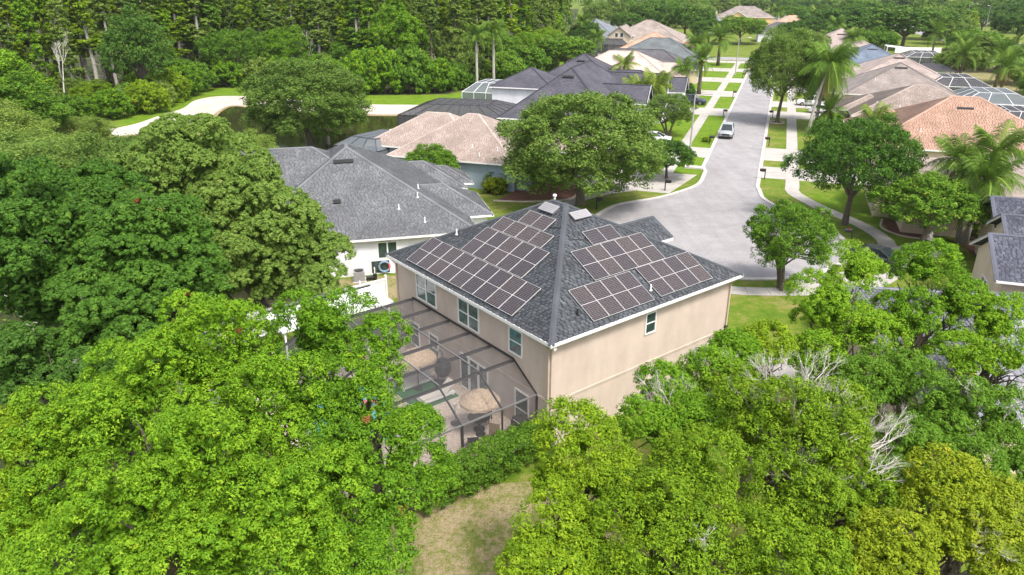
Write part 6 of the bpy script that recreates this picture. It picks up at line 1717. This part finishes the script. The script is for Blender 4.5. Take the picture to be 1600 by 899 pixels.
# garden shrubs
for i, (x, y, wd, h, lf, lab) in enumerate([
    (-1.8, 75.6, 1.3, 1.5, 'leaf_yellow', "yellow green shrub at the blue house's corner"), (-.4, 77.4, 1.2, 1.4, 'leaf_lime', "lime shrub in the mulch bed by the blue house"),
    (-5.6, 74.2, 1.0, 1.3, 'leaf_mid', "dark little shrub beneath the blue wall"), (-4.2, 72.2, .8, .9, 'leaf_yellow', "small golden shrub on the path beside the grey roof"),
    (39.6, 55.0, 1.6, 2.5, 'leaf_dark', "trimmed dark shrub between the queen palm and the beige house"), (38.2, 53.0, .9, 1.0, 'leaf_mid', "low shrub at the beige house's stepped front"),
    (40.8, 60, 1.3, 1.4, 'leaf_olive', "olive shrub in the border under the triple palm"), (48, 110.6, 2.4, 2.8, 'leaf_mid', "round shrub beneath the queen palms on the right"),
    (34.4, 146, 1.6, 2.4, 'leaf_dark', "dark shrub by the blush roofed house's garage"), (27.4, 103.0, .7, .7, 'leaf_lime', "tiny lime bush on the verge by the near mailbox"),
    (76, 149, 1.6, 5.2, 'leaf_olive', "thin olive bush against the white cages")]):
    bush('shrubA' if i % 2 else 'shrubB', x, y, wd, h, i * .9, lab, lf)

# ---- background trees beyond the houses
for (k, x, y, h, wd, lf, lab) in [
    ('farA', 124, 294, 12.6, 13, 'leaf_dark', "dark dense oak left of the pair beyond the dusty rose house"), ('farA', 133, 262, 13.6, 13, 'leaf_dark', "biggest dark oak beyond the slate blue roof"),
    ('farB', 166, 308, 13, 10.5, 'leaf_oak', "paler oak right of the biggest dark oak"), ('farB', 159, 282, 10.8, 8, 'leaf_oak', "dull oak in front of the pale avenue on the right"),
    ('farA', 69, 308, 13, 9, 'leaf_dark', "dark oak between the tan gable and the yellow house"), ('farA', 60, 336, 13.8, 9, 'leaf_dark', "dark oak behind the tan roofed gable house"),
    ('farA', 72, 282, 8.6, 6.4, 'leaf_dark', "low dark oak at the far street corner on the left"), ('farA', 84, 284, 9.4, 8.4, 'leaf_mid', "rounded oak in front of the yellow house"),
    ('farB', 81, 416, 13, 10, 'leaf_mid', "mid green tree behind the pale blue grey roof"), ('farB', 51, 386, 12.6, 8, 'leaf_oak', "grey green oak left of the slate roof"),
    ('farA', 40, 362, 12.6, 6, 'leaf_oak', "oak at the end of the wood beside the brown roof"), ('farA', 121, 513, 12.6, 10.5, 'leaf_dark', "dark tree on the skyline left of the yellow house"),
    ('farB', 194, 606, 12.4, 22, 'leaf_oak', "wide pale tree on the skyline above the yellow house"), ('farB', 239, 635, 11, 16, 'leaf_mid', "pale tree on the skyline above the white fence"),
    ('farB', 252, 580, 13.6, 17, 'leaf_oak', "pale oak on the skyline above the dark pair"), ('farB', 298, 606, 14, 22, 'leaf_mid', "wide pale oak on the skyline above the avenue's bend"),
    ('farB', 318, 530, 13.8, 15, 'leaf_oak', "pale oak right of the avenue's bend"), ('farA', 261, 405, 14.8, 13.5, 'leaf_dark', "dark oak at the upper right corner"),
    ('farA', 181, 276, 11.4, 8.6, 'leaf_dark', "street oak on the dry field near the right edge"), ('farA', 240, 416, 11.4, 9, 'leaf_mid', "leafy oak just right of the pale avenue"),
    ('farB', 190, 328, 9.2, 7, 'leaf_lime', "yellow green tree by the lamp posts at the avenue"), ('farB', 120, 195, 7.6, 8.2, 'leaf_olive', "wide olive scrub tree among the palms on the right"),
    ('farA', 92, 254, 9.2, 4.6, 'leaf_dark', "dark oak at the far street corner on the right"), ('farB', 72, 198, 9, 6, 'leaf_oak', "second street oak beyond the tall one on the right verge"),
    ('farA', 157, 452, 9, 6, 'leaf_dark', "dark tree just right of the orange tiled roof"), ('farB', 185, 683, 10.6, 17, 'leaf_oak', "hazy tree far off above the reddish roof"),
    ('farB', 121, 740, 10.4, 18, 'leaf_oak', "hazy tree far off above the slate roof"), ('farB', 201, 452, 12.4, 11.5, 'leaf_mid', "tree behind the distant slate roof and white wall"),
    ('farA', 330, 635, 12, 13, 'leaf_dark', "dark clump far off beside the avenue"), ('farA', 13.5, 196, 8.4, 7, 'leaf_mid', "leafy tree right behind the purple roof's second peak"),
    ('farA', 148, 330, 11, 9, 'leaf_mid', "mid green tree behind the grey roof among oaks"), ('farA', 212, 350, 10.5, 8, 'leaf_dark', "dark conical tree in front of the pale avenue"),
    ('farB', 100, 420, 11, 9, 'leaf_oak', "oak between the yellow house and the slate roof"), ('farA', 285, 360, 12, 12, 'leaf_mid', "tree at the right edge beyond the dry field"),
    ('farB', 222, 300, 9, 9, 'leaf_mid', "rounded tree on the far side of the avenue"), ('farB', 66, 430, 12, 9, 'leaf_mid', "leafy tree above the slate roof by the wood"),
    ('farA', 150, 400, 10, 8, 'leaf_mid', "tree between the yellow house and the distant slate roof"), ('farA', 47, 320, 10, 6, 'leaf_dark', "dark oak right of the small brown roof")]:
    T(k, x, y, h, wd, x * .37, lf, 'oak_tree', lab)
for i, (k, x, y, h, wd, lf, lab) in enumerate([
    ('farB', 104, 176, 6.5, 6, 'leaf_olive', "olive scrub tree left of the palms behind the brown grey house"), ('farB', 112, 166, 6, 6, 'leaf_mid', "green scrub tree between the palms and the dry field"),
    ('farB', 104, 150, 5.5, 5, 'leaf_olive', "olive scrub tree right of the white cages"), ('farA', 97, 135, 5, 4.6, 'leaf_mid', "leafy tree at the right edge behind the thick palm"),
    ('farB', 128, 186, 7, 7, 'leaf_oak', "dull scrub tree at the near end of the dry field"), ('farB', 112, 236, 7.5, 6, 'leaf_mid', "green tree behind the white awning"),
    ('farA', 136, 226, 8, 7, 'leaf_mid', "green tree left of the pale garden path"), ('farA', 98, 232, 8, 5, 'leaf_dark', "dark tree beside the dusty rose house's right wall"),
    ('farB', 145, 256, 9, 8, 'leaf_oak', "oak where the dry field meets the avenue"), ('farA', 78, 332, 11, 8, 'leaf_dark', "dark oak left of the yellow house's front"),
    ('farB', 62, 352, 12, 8, 'leaf_oak', "oak right behind the tan gabled house"),
    ('farA', 110, 284, 9, 6, 'leaf_dark', "dark tree right of the white walled house"), ('farA', 136, 316, 11, 8, 'leaf_dark', "dark oak right of the long white fence"),
    ('farB', 150, 345, 11, 9, 'leaf_mid', "green oak beyond the long white fence"), ('farB', 88, 388, 12, 9, 'leaf_oak', "oak behind the yellow house's left side"),
    ('farA', 176, 362, 11, 9, 'leaf_dark', "dark oak left of the pale avenue")]):
    T(k, x, y, h, wd, i * .71, lf, 'oak_tree', lab)
g = random.Random(17)
for i in range(64):
    y = g.uniform(330, 700); x = y * g.uniform(.20, .74) + g.uniform(-20, 20)
    if abs(x - (150 + (y - 276) * .42)) < 16 or (y < 480 and x < 190) or (x > 315 and y < 380): continue
    T('farA' if g.random() < .5 else 'farB', x, y, g.uniform(9, 14), g.uniform(7, 13), g.uniform(0, 6), g.choice(['leaf_dark', 'leaf_oak', 'leaf_mid', 'leaf_olive']), 'oak_tree',
      "distant oak among others beyond the last houses and the avenue", group="distant oaks beyond the avenue")
g = np.random.default_rng(123)
n = 1500
C = np.stack([g.uniform(-420, 620, n), g.uniform(470, 1300, n), g.uniform(2, 9, n)], 1)
C = C[C[:, 0] < C[:, 1] * .95]
C = C[(C[:, 0] < 20) | (C[:, 1] > 640)]
V, Q, var = clump_leaves(C, g.uniform(3, 6.5, len(C)), 44, 1.1, g)
tag(link(bpy.data.objects.new("far_woods", np_mesh("far_woods", V, Q, var, M['leaf_oak']))), None, None, None, "stuff")

# short grass tufts on the bare lawn in front
g = np.random.default_rng(9)
n = 14000
p = np.stack([g.uniform(-8.5, 7, n), g.uniform(13, 27, n), np.full(n, .03)], 1)
nn = unit(np.stack([g.normal(size=n), g.normal(size=n), g.uniform(-.2, .3, n)], 1))
V, Q = leaf_quads(p, nn, .055, g, .22)
tag(link(bpy.data.objects.new("grass", np_mesh("grass", V, Q, g.uniform(.2, 1, n), M['leaf_yellow']))), None, None, None, "stuff")

# ================================================================== cars, mailboxes, lamps
CA = STREET + R(90)
car("silver suv parked on the left kerb facing the cul de sac", ST(-2.1, 30.8), CA + math.pi, 'car_silver', 'suv')
car("white saloon with a dark roof half hidden by the large oak", ST(-11.2, 23.0) * 1.0, STREET, 'car_white', 'sedan')
car("dark blue car on the driveway behind the small leaning tree", ST(-10.4, 60.5), STREET, 'car_blue', 'suv')
car("silver white hatchback in the driveway right of the street oak", ST(10.2, 66.0), STREET + math.pi, 'car_white', 'suv')
car("dark red car at the kerb near the end of the street", ST(-2.0, 124), CA + math.pi, 'car_red', 'sedan')
car("grey car half hidden by bright leaves near the curved pavement", (28.9, 54.0, 0), R(-50), 'car_grey', 'sedan')
car("white car at the garage left of the orange roof", ST(11.8, 57.6), STREET, 'car_white', 'sedan')
def mailbox(p, label, rz):
    t = thing("mailbox", label, "mailbox", (p[0], p[1], 0), rz, "mailboxes along the kerbs")
    m = MB(); m.box(-.055, .055, -.055, .055, 0, 1.25); m.build("post", M['black'], t)
    m = MB(); m.box(-.045, .55, -.035, .035, .88, .96); m.build("arm", M['black'], t)
    m = MB()
    pr_ = [(-.13, 0), (-.13, .16), (-.09, .24), (0, .28), (.09, .24), (.13, .16), (.13, 0)]
    m.add([(.05, y, .96 + z) for y, z in pr_] + [(.62, y, .96 + z) for y, z in pr_], [tuple(reversed(range(7))), tuple(range(7, 14))] + [(i, (i + 1) % 7, (i + 1) % 7 + 7, i + 7) for i in range(7)])
    m.build("box", M['black'], t)
    m = MB(); m.box(.3, .34, .13, .15, 1.1, 1.36); m.build("flag", M['tail'], t)
for p, lab in ((ST(-3.9, 24.0), "dark mailbox beside the silver suv"), (ST(-3.9, 48.2), "mailbox on the left kerb past the silver suv"), (ST(-3.9, 72.3), "mailbox on the left kerb before the date palm"), (ST(-3.9, 105.2), "mailbox on the left kerb opposite the dark red car"), (ST(-3.9, 150.5) * 1.0, "mailbox at the far street corner")):
    mailbox(p, lab, STREET)
for p, lab in ((ST(3.9, 25.6), "mailbox on the right verge opposite the silver suv"), (ST(3.9, 49.6), "mailbox by the tall street oak's driveway"), (ST(3.9, 6.0), "mailbox on the right verge nearest the cul de sac")):
    mailbox(p, lab, STREET + math.pi)
mailbox((16.4, 76.5), "mailbox at the flared driveway right of the large oak", STREET)
mailbox((29.1, 59.6), "mailbox on the strip between the curved pavement and kerb", R(170))
mailbox((8.3, 69.4), "mailbox under the large oak just above the slate roof", STREET)
def lamp(p, h, rz, label, reach=2.2):
    t = thing("street_lamp", label, "street lamp", (p[0], p[1], 0), rz)
    m = MB(); m.tube([(0, 0, 0), (0, 0, h)], [.13, .075], 9); m.build("pole", M['lamp_grey'], t)
    m = MB(); m.tube([(0, 0, h - .3), (reach * .5, 0, h + .15), (reach, 0, h + .2)], [.05, .04, .04], 7); m.build("arm", M['lamp_grey'], t)
    m = MB(); m.add([(reach - .1, -.14, h + .1), (reach + .6, -.1, h + .12), (reach + .6, .1, h + .12), (reach - .1, .14, h + .1), (reach - .1, -.1, h + .26), (reach + .55, -.06, h + .22), (reach + .55, .06, h + .22), (reach - .1, .1, h + .26)], [(3, 2, 1, 0), (4, 5, 6, 7), (0, 1, 5, 4), (1, 2, 6, 5), (2, 3, 7, 6), (3, 0, 4, 7)]); m.build("lamp_head", M['alu'], t)
lamp(ST(-5.2, 11.6), 8.2, STREET, "tall street lamp on the verge by the flared driveway")
lamp(ST(-5.9, 111.2), 8.6, STREET, "street lamp on the left verge near the end of the street")
lamp((181, 310), 13, R(20), "curved lamp post at the avenue's near end", 4)
lamp((176, 288), 13, R(200), "leaning lamp post beside the dry field", 1)
lamp((262, 405), 13, R(190), "lamp post by the dark oak at the upper right", 4)
# stone ring round the street oak
t = thing("tree_ring", "low stone ring round the foot of the tall street oak", "edging", ST(4.6, 45.2), 0)
for i in range(18):
    a = i * 6.2832 / 18
    m = MB(); m.box(-.2, .2, -.1, .1, 0, .17); o = m.build("stone", M['pavers'], t); o.location = (1.15 * math.cos(a), 1.15 * math.sin(a), 0); o.rotation_euler = (0, 0, a + math.pi / 2)
# drain and manhole
for name, p, r_ in (("manhole_cover", (22.3, 65.5), .38), ("manhole_cover", ST(1.4, 24.6), .38)):
    m = MB(); m.lathe([(r_, .02), (r_, .03), (r_ * .9, .034), (.02, .034)], 18); o = m.build(name, M['lamp_grey']); o.location = (p[0], p[1], 0)
    tag(o, "round iron manhole cover in the middle of the cul de sac" if p[0] == 22.3 else "round iron manhole cover in the street near the silver suv", "manhole")
m = MB(); m.box(-1.1, 1.1, -.55, .55, 0, .18); m.box(-.8, .8, -.45, .45, .18, .22)
o = m.build("storm_drain", M['kerb']); o.location = ST(-4.3, 9.0); o.rotation_euler = (0, 0, STREET); tag(o, "concrete storm drain inlet in the verge below the tall street lamp", "drain")

# ================================================================== thin haze over the far houses and woods
hz = MB(); hz.box(-1100, 1100, -60, 1900, -1.0, 30.0)
hm = bpy.data.materials.new("haze_air"); hm.use_nodes = True
hn = hm.node_tree.nodes; hn.remove(hn["Principled BSDF"])
pv = hn.new("ShaderNodeVolumePrincipled")
pv.inputs["Color"].default_value = (0.93, 0.95, 0.97, 1)
pv.inputs["Density"].default_value = 0.0001
pv.inputs["Anisotropy"].default_value = 0.2
hm.node_tree.links.new(pv.outputs[0], hn["Material Output"].inputs["Volume"])
tag(hz.build("haze", hm), None, None, None, "stuff")
